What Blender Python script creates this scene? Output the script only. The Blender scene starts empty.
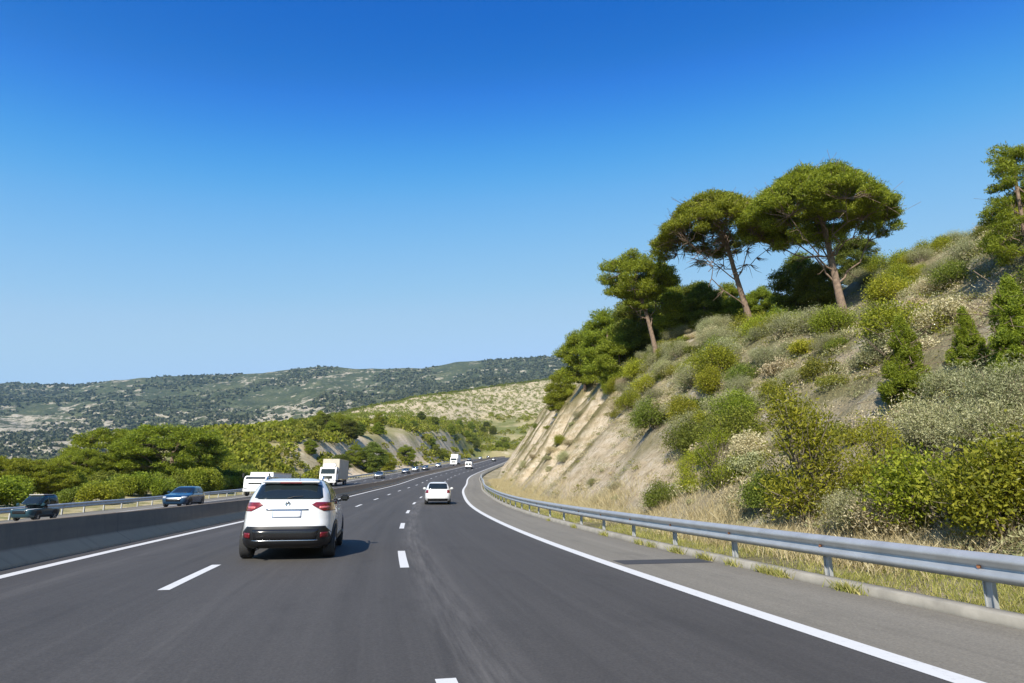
import bpy, bmesh, math, random
import numpy as np
from mathutils import Vector, Matrix
random.seed(7); HAZE = .00007
RNG = np.random.default_rng(11)
C = bpy.context.scene.collection
R = math.radians

# ------------------------------------------------------------------ helpers
def tag(o, label=None, cat=None, group=None, kind=None):
    if label: o['label'] = label
    if cat: o['category'] = cat
    if group: o['group'] = group
    if kind: o['kind'] = kind
    return o

def empty(name, loc, rz=0.0, label=None, cat=None, group=None):
    o = bpy.data.objects.new(name, None); C.objects.link(o)
    o.empty_display_size = 0.3
    o.location = loc; o.rotation_euler = (0, 0, rz)
    return tag(o, label, cat, group)

def link(name, me, parent=None):
    o = bpy.data.objects.new(name, me); C.objects.link(o)
    if parent: o.parent = parent
    return o

def np_mesh(name, V, quads=None, tris=None, mats=None, smooth=False, matidx=None):
    me = bpy.data.meshes.new(name)
    V = np.asarray(V, dtype=np.float32)
    nq = 0 if quads is None else len(quads); nt = 0 if tris is None else len(tris)
    me.vertices.add(len(V)); me.vertices.foreach_set('co', V.ravel())
    loops = []
    if nq: loops.append(np.asarray(quads, dtype=np.int32).ravel())
    if nt: loops.append(np.asarray(tris, dtype=np.int32).ravel())
    L = np.concatenate(loops)
    me.loops.add(len(L)); me.loops.foreach_set('vertex_index', L)
    st = np.concatenate([np.arange(nq)*4, nq*4+np.arange(nt)*3]).astype(np.int32)
    me.polygons.add(nq+nt); me.polygons.foreach_set('loop_start', st)
    if smooth: me.polygons.foreach_set('use_smooth', np.ones(nq+nt, dtype=bool))
    for m in (mats or []): me.materials.append(m)
    if matidx is not None: me.polygons.foreach_set('material_index', np.asarray(matidx, dtype=np.int32))
    me.update(calc_edges=True); me.validate()
    return me

def grid_quads(nu, nv, wrap=False):
    i = np.arange(nu-1)[:, None]; j = np.arange(nv if wrap else nv-1)[None, :]
    j2 = (j+1) % nv
    return np.stack([i*nv+j, (i+1)*nv+j, (i+1)*nv+j2, i*nv+j2], -1).reshape(-1, 4)

def add_attr(me, name, vals):
    a = me.attributes.new(name, 'FLOAT', 'POINT'); a.data.foreach_set('value', np.asarray(vals, dtype=np.float32).ravel())

def add_uv(me, UV):
    uv = me.uv_layers.new(name='UVMap')
    vi = np.empty(len(me.loops), dtype=np.int32); me.loops.foreach_get('vertex_index', vi)
    uv.data.foreach_set('uv', np.asarray(UV, dtype=np.float32)[vi].ravel())

def vnoise(x, y, seed=0):
    x = np.asarray(x, float); y = np.asarray(y, float)
    xi = np.floor(x).astype(np.int64); yi = np.floor(y).astype(np.int64)
    fx = x-xi; fy = y-yi
    fx = fx*fx*(3-2*fx); fy = fy*fy*(3-2*fy)
    def h(a, b):
        n = (a*374761393 + b*668265263 + seed*1442695041) & 0xffffffff
        n = ((n ^ (n >> 13))*1274126177) & 0xffffffff
        n = n ^ (n >> 16)
        return (n & 0xffff)/65535.0
    return ((h(xi, yi)*(1-fx)+h(xi+1, yi)*fx)*(1-fy)+(h(xi, yi+1)*(1-fx)+h(xi+1, yi+1)*fx)*fy)*2-1

def fbm(x, y, oct=4, seed=0):
    a = 1.0; t = 0; n = 0
    for o in range(oct):
        t = t+a*vnoise(x*2**o+o*17.3, y*2**o-o*9.1, seed+o); n += a; a *= .5
    return t/n

def sstep(a, b, x):
    t = np.clip((x-a)/(b-a), 0, 1); return t*t*(3-2*t)

# ------------------------------------------------------------------ materials
def new_mat(name):
    m = bpy.data.materials.new(name); m.use_nodes = True
    nt = m.node_tree
    for n in list(nt.nodes): nt.nodes.remove(n)
    out = nt.nodes.new('ShaderNodeOutputMaterial')
    b = nt.nodes.new('ShaderNodeBsdfPrincipled')
    nt.links.new(b.outputs[0], out.inputs['Surface'])
    return m, nt, b, out

def nd(nt, typ, **kw):
    n = nt.nodes.new(typ)
    for k, v in kw.items():
        if k.startswith('i_'):
            n.inputs[k[2:].replace('_', ' ')].default_value = v
        else: setattr(n, k, v)
    return n

def ramp(nt, src, stops, interp='LINEAR'):
    r = nt.nodes.new('ShaderNodeValToRGB'); r.color_ramp.interpolation = interp
    e = r.color_ramp.elements
    while len(e) < len(stops): e.new(0.5)
    for k, (p, c) in enumerate(stops):
        e[k].position = p; e[k].color = (c, c, c, 1) if not hasattr(c, '__len__') else (*c, 1)
    nt.links.new(src, r.inputs[0]); return r.outputs[0]

def mix(nt, fac, a, b, mode='MIX'):
    m = nt.nodes.new('ShaderNodeMix'); m.data_type = 'RGBA'; m.blend_type = mode
    for sock, v in ((m.inputs[0], fac), (m.inputs[6], a), (m.inputs[7], b)):
        if hasattr(v, 'is_linked'): nt.links.new(v, sock)
        elif hasattr(v, '__len__'): sock.default_value = (*v, 1)
        else: sock.default_value = v
    return m.outputs[2]

def noise(nt, vec, scale, detail=4, rough=.6, dist=0):
    n = nt.nodes.new('ShaderNodeTexNoise')
    n.inputs['Scale'].default_value = scale; n.inputs['Detail'].default_value = detail
    n.inputs['Roughness'].default_value = rough; n.inputs['Distortion'].default_value = dist
    if vec is not None: nt.links.new(vec, n.inputs['Vector'])
    return n.outputs['Fac']

def mapping(nt, src, scale=(1, 1, 1), rot=(0, 0, 0), loc=(0, 0, 0)):
    m = nt.nodes.new('ShaderNodeMapping'); m.inputs['Scale'].default_value = scale
    m.inputs['Rotation'].default_value = rot; m.inputs['Location'].default_value = loc
    nt.links.new(src, m.inputs['Vector']); return m.outputs[0]

def bump(nt, b, h, strength=.3, dist=.05):
    n = nt.nodes.new('ShaderNodeBump'); n.inputs['Strength'].default_value = strength; n.inputs['Distance'].default_value = dist
    nt.links.new(h, n.inputs['Height']); nt.links.new(n.outputs[0], b.inputs['Normal'])

def plain(name, col, rough=.5, metal=0.0, var=.12, scale=6, coat=0.0, spec=None):
    m, nt, b, _ = new_mat(name)
    tc = nd(nt, 'ShaderNodeTexCoord').outputs['Object']
    n = noise(nt, tc, scale, 4)
    dark = tuple(c*(1-var) for c in col); light = tuple(min(1, c*(1+var)) for c in col)
    nt.links.new(ramp(nt, n, [(.3, dark), (.7, light)]), b.inputs['Base Color'])
    b.inputs['Roughness'].default_value = rough; b.inputs['Metallic'].default_value = metal
    b.inputs['Coat Weight'].default_value = coat; b.inputs['Coat Roughness'].default_value = .05
    if spec is not None: b.inputs['Specular IOR Level'].default_value = spec
    return m

def foliage(name, cols, trans=.25, objvar=.25, rough=.6):
    """leaf colours vary from leaf to leaf and a little from plant to plant"""
    m, nt, b, out = new_mat(name)
    g = nd(nt, 'ShaderNodeNewGeometry'); oi = nd(nt, 'ShaderNodeObjectInfo')
    stops = [(i/(len(cols)-1), c) for i, c in enumerate(cols)]
    c1 = ramp(nt, g.outputs['Random Per Island'], stops)
    hsv = nd(nt, 'ShaderNodeHueSaturation')
    mr = nd(nt, 'ShaderNodeMapRange'); mr.inputs['To Min'].default_value = 1-objvar; mr.inputs['To Max'].default_value = 1+objvar
    nt.links.new(oi.outputs['Random'], mr.inputs['Value']); nt.links.new(mr.outputs[0], hsv.inputs['Value'])
    mh = nd(nt, 'ShaderNodeMapRange'); mh.inputs['To Min'].default_value = .485; mh.inputs['To Max'].default_value = .515
    ml = nd(nt, 'ShaderNodeMath', operation='FRACT'); mm = nd(nt, 'ShaderNodeMath', operation='MULTIPLY'); mm.inputs[1].default_value = 7.31
    nt.links.new(oi.outputs['Random'], mm.inputs[0]); nt.links.new(mm.outputs[0], ml.inputs[0]); nt.links.new(ml.outputs[0], mh.inputs['Value'])
    nt.links.new(mh.outputs[0], hsv.inputs['Hue'])
    nt.links.new(c1, hsv.inputs['Color'])
    b.inputs['Roughness'].default_value = rough; b.inputs['Specular IOR Level'].default_value = .25
    nt.links.new(hsv.outputs[0], b.inputs['Base Color'])
    tr = nd(nt, 'ShaderNodeBsdfTranslucent'); nt.links.new(mix(nt, 1.0, hsv.outputs[0], (1.25, 1.2, .55), 'MULTIPLY'), tr.inputs['Color'])
    ms = nd(nt, 'ShaderNodeMixShader'); ms.inputs[0].default_value = trans
    nt.links.new(b.outputs[0], ms.inputs[1]); nt.links.new(tr.outputs[0], ms.inputs[2]); nt.links.new(ms.outputs[0], out.inputs['Surface'])
    return m

M = {}
M['pine'] = foliage('pine_needles', [(.10, .125, .014), (.21, .25, .024), (.37, .41, .045)], .5, .07)
M['darkpine'] = foliage('dark_pine_needles', [(.07, .09, .016), (.145, .18, .026), (.26, .29, .045)], .45)
M['broom'] = foliage('broom_leaves', [(.12, .14, .014), (.25, .275, .024), (.46, .46, .045)], .48)
M['olive'] = foliage('grey_green_leaves', [(.14, .15, .065), (.27, .275, .13), (.44, .43, .25)], .25)
M['drybush'] = foliage('dry_bush', [(.24, .20, .11), (.40, .34, .20), (.56, .50, .34)], .25)
M['scrub'] = foliage('scrub_leaves', [(.10, .115, .02), (.185, .20, .03), (.30, .30, .045)], .42, .3)
M['far_wood'] = foliage('far_wood_leaves', [(.05, .06, .03), (.08, .09, .042), (.125, .13, .06)], .2, .1)
M['straw'] = foliage('straw_blades', [(.36, .30, .15), (.52, .45, .25), (.64, .58, .36)], .3)
M['grass'] = foliage('green_blades', [(.14, .16, .03), (.25, .25, .06), (.42, .37, .15)], .35)
M['bark'] = plain('pine_bark', (.17, .12, .085), .9, var=.45, scale=5)
M['twig'] = plain('grey_twigs', (.17, .14, .10), .9, var=.35, scale=8)
M['galv'] = plain('galvanised_steel', (.42, .43, .43), .5, .45, var=.12, scale=3)
M['concrete'] = plain('barrier_concrete', (.16, .14, .115), .85, var=.25, scale=2.5)
def barrier_mat():
    m, nt, b, _ = new_mat('barrier_concrete')
    uv = nd(nt, 'ShaderNodeUVMap').outputs[0]; tc = nd(nt, 'ShaderNodeTexCoord').outputs['Object']
    sx = nd(nt, 'ShaderNodeSeparateXYZ'); nt.links.new(uv, sx.inputs[0])
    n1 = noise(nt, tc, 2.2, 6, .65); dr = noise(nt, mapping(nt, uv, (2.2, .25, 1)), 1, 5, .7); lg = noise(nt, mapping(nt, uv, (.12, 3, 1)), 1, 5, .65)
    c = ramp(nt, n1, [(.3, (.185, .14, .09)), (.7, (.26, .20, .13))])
    # shade painted on the upper face in streaky tones, sunlit foot painted paler
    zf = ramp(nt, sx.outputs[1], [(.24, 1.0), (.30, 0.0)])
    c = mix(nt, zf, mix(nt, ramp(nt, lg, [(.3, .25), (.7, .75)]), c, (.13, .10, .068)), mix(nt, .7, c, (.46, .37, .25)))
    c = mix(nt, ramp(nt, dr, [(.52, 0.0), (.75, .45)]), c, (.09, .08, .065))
    fr = nd(nt, 'ShaderNodeMath', operation='FRACT'); dv = nd(nt, 'ShaderNodeMath', operation='DIVIDE'); dv.inputs[1].default_value = 6.0
    nt.links.new(sx.outputs[0], dv.inputs[0]); nt.links.new(dv.outputs[0], fr.inputs[0])
    c = mix(nt, ramp(nt, fr.outputs[0], [(.0, .8), (.006, 0.0)]), c, (.03, .03, .028))
    nt.links.new(c, b.inputs['Base Color']); b.inputs['Roughness'].default_value = .9
    bump(nt, b, n1, .3, .02)
    return m
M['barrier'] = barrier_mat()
M['rust'] = plain('rust', (.30, .12, .05), .9, var=.3, scale=20)
M['kerb'] = plain('kerb_concrete', (.30, .275, .225), .9, var=.25, scale=2.5)
M['white_car'] = plain('white_car_paint', (.58, .585, .59), .25, 0, .015, 2, coat=1.0)
M['black_plastic'] = plain('black_plastic', (.008, .008, .009), .42, 0, .15, 8)
M['gloss_black'] = plain('gloss_black', (.012, .012, .013), .15, 0, .1, 8)
M['glass'] = plain('tinted_glass', (.012, .018, .02), .06, 0, .1, 3, spec=.6)
M['red_light'] = plain('red_lens', (.14, .006, .010), .18, 0, .3, 14, coat=.8)
M['pink_lens'] = plain('pink_lens', (.50, .12, .12), .2, 0, .2, 14, coat=.5)
M['dark_red'] = plain('dark_red_reflector', (.12, .006, .010), .3, 0, .2, 14)
M['clear_light'] = plain('clear_lens', (.38, .40, .42), .15, .2, .1, 9)
M['chrome'] = plain('chrome', (.62, .63, .64), .18, 1.0, .05, 4)
M['tyre'] = plain('tyre_rubber', (.025, .025, .026), .85, 0, .2, 9)
M['rim'] = plain('alloy_rim', (.45, .46, .47), .35, .8, .1, 5)
M['plate'] = plain('number_plate', (.74, .76, .80), .45, 0, .03, 5)
M['plate_edge'] = plain('plate_frame', (.16, .24, .42), .45, 0, .1, 5)
M['blue_car'] = plain('blue_car_paint', (.008, .038, .085), .25, .2, .05, 3, coat=1.0)
M['teal'] = plain('teal_paint', (.010, .042, .06), .35, .1, .08, 3, coat=.5)
M['silver_car'] = plain('silver_car_paint', (.36, .38, .41), .28, .6, .05, 3, coat=1.0)
M['navy_car'] = plain('navy_car_paint', (.022, .035, .065), .25, .2, .05, 3, coat=1.0)
M['black_car'] = plain('black_car_paint', (.02, .022, .026), .25, .1, .05, 3, coat=1.0)
M['grey_car'] = plain('grey_car_paint', (.12, .125, .13), .28, .4, .05, 3, coat=1.0)
M['white_box'] = plain('white_box_panel', (.80, .80, .78), .5, 0, .04, 1.5)
M['beige_box'] = plain('beige_tarpaulin', (.44, .405, .33), .7, 0, .08, 1.2)
M['canopy'] = plain('pale_canopy', (.40, .38, .36), .6, 0, .08, 3)
M['seat'] = plain('dark_seat', (.05, .025, .03), .7, 0, .2, 5)

def asphalt(name, base, streaks, light=0.0):
    m, nt, b, _ = new_mat(name)
    uv = nd(nt, 'ShaderNodeUVMap').outputs[0]
    tc = nd(nt, 'ShaderNodeTexCoord').outputs['Object']
    grain = noise(nt, tc, 38, 3, .8)
    big = noise(nt, mapping(nt, uv, (.35, .03, 1)), 1, 5, .6)
    st = noise(nt, mapping(nt, uv, (1.6, .02, 1)), 1, 4, .65)
    fine = noise(nt, mapping(nt, uv, (9, .12, 1)), 1, 3, .6)
    c = ramp(nt, big, [(.3, tuple(x*.82 for x in base)), (.7, tuple(x*1.18 for x in base))])
    c = mix(nt, ramp(nt, st, [(.35, 0.0), (.7, .5)]), c, tuple(x*1.5 for x in base))
    c = mix(nt, ramp(nt, fine, [(.45, 0.0), (.8, .28)]), c, tuple(x*1.7 for x in base))
    c = mix(nt, ramp(nt, grain, [(.35, 0.0), (.75, .55)]), mix(nt, 1.0, c, (.72, .72, .72), 'MULTIPLY'), mix(nt, 1.0, c, (1.6, 1.6, 1.6), 'MULTIPLY'))
    if streaks:
        sx = nd(nt, 'ShaderNodeSeparateXYZ'); nt.links.new(uv, sx.inputs[0])
        for (o, w, k) in streaks:
            a = nd(nt, 'ShaderNodeMath', operation='SUBTRACT'); a.inputs[1].default_value = o; nt.links.new(sx.outputs[0], a.inputs[0])
            ab = nd(nt, 'ShaderNodeMath', operation='ABSOLUTE'); nt.links.new(a.outputs[0], ab.inputs[0])
            dv = nd(nt, 'ShaderNodeMath', operation='DIVIDE'); dv.inputs[1].default_value = w; nt.links.new(ab.outputs[0], dv.inputs[0])
            f = ramp(nt, dv.outputs[0], [(0, 1.0), (1, 0.0)], 'EASE')
            f2 = mix(nt, 1.0, f, ramp(nt, noise(nt, mapping(nt, uv, (5, .25, 1)), 1, 5, .7), [(.38, 0.0), (.65, 1.0)]), 'MULTIPLY')
            mm = nd(nt, 'ShaderNodeMath', operation='MULTIPLY'); mm.inputs[1].default_value = abs(k); nt.links.new(f2, mm.inputs[0])
            c = mix(nt, mm.outputs[0], c, tuple(x*(3.0 if k > 0 else .35) for x in base))
    bl = noise(nt, mapping(nt, uv, (1.1, .45, 1)), 1, 5, .7)
    c = mix(nt, ramp(nt, bl, [(.30, .35), (.44, 0.0)]), c, tuple(x*.55 for x in base))
    nt.links.new(c, b.inputs['Base Color'])
    b.inputs['Roughness'].default_value = .82; b.inputs['Specular IOR Level'].default_value = .35
    bump(nt, b, grain, .35, .012)
    return m
M['asphalt'] = asphalt('dark_asphalt', (.060, .0555, .0505), [(6.75, .5, .5), (.9, .5, .18), (2.4, .35, -.3), (4.0, .5, .15), (5.6, .4, -.25), (9.2, .5, -.2), (7.6, .4, -.2)])
M['shoulder'] = asphalt('shoulder_asphalt', (.175, .158, .125), [(2.2, .5, .25)])
M['opp_asphalt'] = asphalt('opposite_asphalt', (.062, .058, .054), [])
M['patch'] = asphalt('dark_band_asphalt', (.05, .05, .052), [])

def paint_mat():
    m, nt, b, _ = new_mat('road_paint')
    tc = nd(nt, 'ShaderNodeTexCoord').outputs['Object']
    n = noise(nt, tc, 9, 6, .75); n2 = noise(nt, tc, 60, 2, .7)
    c = mix(nt, ramp(nt, n, [(.56, 0.0), (.74, .55)]), (.60, .595, .57), (.25, .25, .25))
    c = mix(nt, ramp(nt, n2, [(.6, 0.0), (.8, .35)]), c, (.3, .3, .3))
    nt.links.new(c, b.inputs['Base Color']); b.inputs['Roughness'].default_value = .7
    return m
M['paint'] = paint_mat()

def earth_mat(name, soil, rock, green, dry, scale, rough_scale, rockattr=True, bs=.6, bd=.2):
    """bare ground: soil, pale stones, dry grass and low green growth in patches"""
    m, nt, b, _ = new_mat(name)
    tc = nd(nt, 'ShaderNodeTexCoord').outputs['Object']
    n1 = noise(nt, tc, scale, 6, .62); n2 = noise(nt, mapping(nt, tc, (1, 1, 1), (0, 0, 0), (31, 7, 3)), scale*2.3, 6, .65)
    n3 = noise(nt, mapping(nt, tc, (1, 1, 1), (0, 0, 0), (5, 71, 9)), scale*.6, 5, .6)
    fine = noise(nt, tc, rough_scale, 5, .75)
    c = mix(nt, ramp(nt, n1, [(.38, 0.0), (.62, 1.0)]), soil, dry)
    c = mix(nt, ramp(nt, n2, [(.53, 0.0), (.66, 1.0)]), c, rock)
    c = mix(nt, ramp(nt, n3, [(.46, 0.0), (.60, .85)]), c, green)
    if rockattr:
        at = nd(nt, 'ShaderNodeAttribute', attribute_name='rock')
        lay = noise(nt, mapping(nt, tc, (.25, .25, 1.5), (0, .5, 0)), 1.2, 5, .7)
        rc = ramp(nt, lay, [(.25, (.46, .36, .225)), (.45, (.62, .50, .34)), (.62, (.70, .60, .45)), (.8, (.55, .44, .295))])
        rc = mix(nt, ramp(nt, n2, [(.5, 0.0), (.66, .6)]), rc, (.30, .24, .12))
        crk = noise(nt, mapping(nt, tc, (1, 1, .45), (.3, .2, 0)), 2.6, 7, .78, .6)
        rc = mix(nt, ramp(nt, crk, [(.36, .75), (.47, 0.0)]), rc, mix(nt, 1.0, rc, (.42, .38, .32), 'MULTIPLY'))
        c = mix(nt, at.outputs['Fac'], c, rc)
    if rockattr:
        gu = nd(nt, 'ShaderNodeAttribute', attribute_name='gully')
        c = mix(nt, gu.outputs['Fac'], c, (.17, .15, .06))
    c = mix(nt, ramp(nt, fine, [(.30, .6), (.62, 0.0)]), c, mix(nt, 1.0, c, (.55, .52, .47), 'MULTIPLY'))
    nt.links.new(c, b.inputs['Base Color']); b.inputs['Roughness'].default_value = .95; b.inputs['Specular IOR Level'].default_value = .1
    bump(nt, b, fine, bs, bd)
    return m
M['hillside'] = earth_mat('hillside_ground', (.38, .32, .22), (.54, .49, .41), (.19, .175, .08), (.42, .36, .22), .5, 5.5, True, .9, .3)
M['verge'] = earth_mat('verge_ground', (.40, .33, .18), (.48, .43, .32), (.16, .17, .05), (.46, .38, .19), 1.0, 9, False, .6, .06)
M['land'] = earth_mat('scrub_land', (.34, .29, .15), (.46, .40, .27), (.12, .14, .04), (.30, .27, .12), .06, .9)
M['base'] = earth_mat('valley_ground', (.22, .20, .11), (.36, .31, .20), (.10, .12, .04), (.26, .23, .11), .02, .3, False)

def mountain_mat():
    m, nt, b, _ = new_mat('mountain_scrub')
    tc = nd(nt, 'ShaderNodeTexCoord').outputs['Object']
    at = nd(nt, 'ShaderNodeAttribute', attribute_name='rock')
    sp = noise(nt, mapping(nt, tc, (1, .45, 1.6)), .03, 6, .72)
    sp2 = noise(nt, mapping(nt, tc, (1, .5, 2), (0, 0, 0), (100, 40, 0)), .011, 6, .7)
    lay = noise(nt, mapping(nt, tc, (.004, .004, .05)), 1, 5, .65)
    dots = noise(nt, mapping(nt, tc, (1, .7, 1)), .11, 4, .75)
    veg = ramp(nt, sp2, [(.35, (.050, .062, .034)), (.55, (.082, .095, .048)), (.7, (.15, .15, .078))])
    veg = mix(nt, ramp(nt, dots, [(.4, .6), (.58, 0.0)]), veg, (.03, .042, .02))
    bare = ramp(nt, dots, [(.38, (.10, .095, .055)), (.46, (.30, .265, .19)), (.6, (.41, .37, .29))])
    mk = nd(nt, 'ShaderNodeMath', operation='ADD'); nt.links.new(sp, mk.inputs[0])
    m2 = nd(nt, 'ShaderNodeMath', operation='MULTIPLY_ADD'); nt.links.new(lay, m2.inputs[0]); m2.inputs[1].default_value = .45; m2.inputs[2].default_value = -.225
    nt.links.new(m2.outputs[0], mk.inputs[1])
    mk2 = nd(nt, 'ShaderNodeMath', operation='MULTIPLY_ADD'); nt.links.new(at.outputs['Fac'], mk2.inputs[0]); mk2.inputs[1].default_value = .22; nt.links.new(mk.outputs[0], mk2.inputs[2])
    c = mix(nt, ramp(nt, mk2.outputs[0], [(.55, 0.0), (.63, 1.0)]), veg, bare)
    nt.links.new(c, b.inputs['Base Color']); b.inputs['Roughness'].default_value = 1; b.inputs['Specular IOR Level'].default_value = 0
    bump(nt, b, dots, .8, 4)
    return m
M['mountain'] = mountain_mat()

# ------------------------------------------------------------------ the road line
# plan curvature and grade of the motorway along its length (left edge line)
T0, TH = -5.86, -.231
LW1, LW2, WID = 2.99, 6.41, 10.21
KN = np.array([-6, 15, 30, 45, 60, 80, 100, 130, 170, 220, 300, 420.])
KC = np.array([.29, .395, .129, .244, .033, .233, -.159, .235, .099, .026, -.037, .251])*.01
KG = np.array([.16, .13, .74, 1.8, 2.3, 2.9, 3.7, 4.52, 5.23, 6.21, 6.5, 4.92])*.01
S = np.arange(-6, 421, 1.0)
_k = np.interp(S, KN, KC); _g = np.interp(S, KN, KG)
HD = TH+np.concatenate([[0], np.cumsum(_k)[:-1]]); HD = HD-np.interp(0, S, HD)+TH
PX = np.cumsum(np.sin(HD)); PY = np.cumsum(np.cos(HD)); PZ = np.cumsum(_g)
PX = PX-PX[6]+T0; PY = PY-PY[6]; PZ = PZ-PZ[6]
pre = np.arange(-60, -6, 1.0)
PX = np.concatenate([PX[0]+(pre+6)*np.sin(HD[0]), PX]); PY = np.concatenate([PY[0]+(pre+6)*np.cos(HD[0]), PY])
PZ = np.concatenate([np.full(len(pre), PZ[0]), PZ]); HD = np.concatenate([np.full(len(pre), HD[0]), HD]); S = np.concatenate([pre, S])

def pt(s, off, dz=0.0):
    """world point at distance s along the road, off metres right of the left edge line"""
    h = np.interp(s, S, HD)
    return np.stack(np.broadcast_arrays(np.interp(s, S, PX)+np.cos(h)*off, np.interp(s, S, PY)-np.sin(h)*off, np.interp(s, S, PZ)+dz), -1)
def head(s): return float(np.interp(s, S, HD))

def s_off(X, Y):
    X = np.atleast_1d(np.asarray(X, float)); Y = np.atleast_1d(np.asarray(Y, float))
    so = np.empty_like(X); oo = np.empty_like(X)
    for a in range(0, len(X), 4000):
        dx = X[a:a+4000, None]-PX[None, ::2]; dy = Y[a:a+4000, None]-PY[None, ::2]
        j = np.argmin(dx*dx+dy*dy, 1)*2
        h = HD[j]; ddx = X[a:a+4000]-PX[j]; ddy = Y[a:a+4000]-PY[j]
        so[a:a+4000] = S[j]+ddx*np.sin(h)+ddy*np.cos(h)
        oo[a:a+4000] = ddx*np.cos(h)-ddy*np.sin(h)
    return so, oo

def opp_drop(off):  # the opposite carriageway falls gently away
    return -.42*np.clip((-np.asarray(off, float)-1.3)/11, 0, 1.3)

ss = np.concatenate([np.arange(-50, 120, 1.0), np.arange(120, 416, 3.0)])
def strip(name, o0, o1, mat, dz0=0.0, dz1=None, n=2, s_arr=ss, drop=False, kind='structure', label=None):
    dz1 = dz0 if dz1 is None else dz1
    offs = np.linspace(o0, o1, n)
    V = []; UV = []
    for k, o in enumerate(offs):
        dz = dz0+(dz1-dz0)*k/(n-1)
        V.append(pt(s_arr, o, dz+(opp_drop(o) if drop else 0))); UV.append(np.stack([np.full(len(s_arr), o), s_arr], -1))
    V = np.stack(V, 1).reshape(-1, 3); UV = np.stack(UV, 1).reshape(-1, 2)
    q = grid_quads(len(s_arr), n)[:, ::-1]
    me = np_mesh(name, V, q, mats=[mat]); add_uv(me, UV)
    o = link(name, me); o['kind'] = kind
    if label: o['label'] = label
    return o

strip('road', -.75, WID+.08, M['asphalt'], 0, 0, 6)
strip('road_shoulder', WID+.08, WID+2.15, M['shoulder'], 0, 0, 3)
strip('opposite_road', -12.4, -1.25, M['opp_asphalt'], 0, 0, 6, drop=True)
strip('opposite_shoulder', -15.6, -12.4, M['shoulder'], 0, 0, 3, drop=True)

def line_strips(name, mat, items, drop=False, dz=.004):
    Vs = []; Q = []; n0 = 0
    for (s0, s1, o0, o1) in items:
        sa = np.linspace(s0, s1, max(2, int((s1-s0)/1.0)+1))
        V = np.stack([pt(sa, o0, dz+(opp_drop(o0) if drop else 0)), pt(sa, o1, dz+(opp_drop(o1) if drop else 0))], 1).reshape(-1, 3)
        Vs.append(V); Q.append(grid_quads(len(sa), 2)[:, ::-1]+n0); n0 += len(V)
    o = link(name, np_mesh(name, np.concatenate(Vs), np.concatenate(Q), mats=[mat])); o['kind'] = 'structure'
    return o
dash1 = [(s, s+3.1, LW1-.08, LW1+.08) for s in np.arange(9.3, 400, 10.9)]
dash2 = [(s, s+3.2, LW2-.08, LW2+.08) for s in [.9, 11.3]+list(np.arange(22.5, 400, 11.4))]
line_strips('lane_markings', M['paint'], [(-40, 412, -.12, .10), (-40, 412, WID-.12, WID+.12)]+dash1+dash2)
d3 = [(s, s+3.2, o-.07, o+.07) for s in np.arange(5, 400, 9.9) for o in (-5.6, -8.9)]
line_strips('opposite_lane_markings', M['paint'], [(-40, 412, -2.3, -2.1), (-40, 412, -12.35, -12.15)]+d3, drop=True)
line_strips('shoulder_dark_band', M['patch'], [(11.0, 11.7, WID+.25, WID+2.05)])  # darker asphalt band across the shoulder

def extrude(name, prof, s_arr, mat, parent=None, drop=0.0, smooth=False, closed=True):
    """a profile of (off, z) swept along the road"""
    V = np.stack([pt(s_arr, o, z+drop) for (o, z) in prof], 1)
    n = len(prof)
    q = grid_quads(len(s_arr), n, wrap=closed)
    me = np_mesh(name, V.reshape(-1, 3), q, mats=[mat], smooth=smooth)
    bm = bmesh.new(); bm.from_mesh(me)
    if closed:
        bm.verts.ensure_lookup_table()
        bm.faces.new([bm.verts[i] for i in range(n)]); bm.faces.new([bm.verts[(len(s_arr)-1)*n+i] for i in range(n)])
    bmesh.ops.recalc_face_normals(bm, faces=bm.faces); bm.to_mesh(me); bm.free()
    UV = np.stack([np.repeat(s_arr, n), np.tile(np.array([z for o, z in prof]), len(s_arr))], -1); add_uv(me, UV)
    return link(name, me, parent)

K0 = WID+2.15
o = extrude('kerb', [(K0, -.1), (K0+.02, .10), (K0+.05, .115), (K0+.24, .115), (K0+.26, -.1)], ss, M['kerb']); o['kind'] = 'structure'
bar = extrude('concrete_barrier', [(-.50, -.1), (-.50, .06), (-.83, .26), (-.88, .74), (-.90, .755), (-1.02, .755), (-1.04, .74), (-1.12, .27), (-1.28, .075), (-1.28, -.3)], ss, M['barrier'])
tag(bar, 'long grey concrete median barrier with flared foot between the two carriageways', 'barrier')

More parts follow.
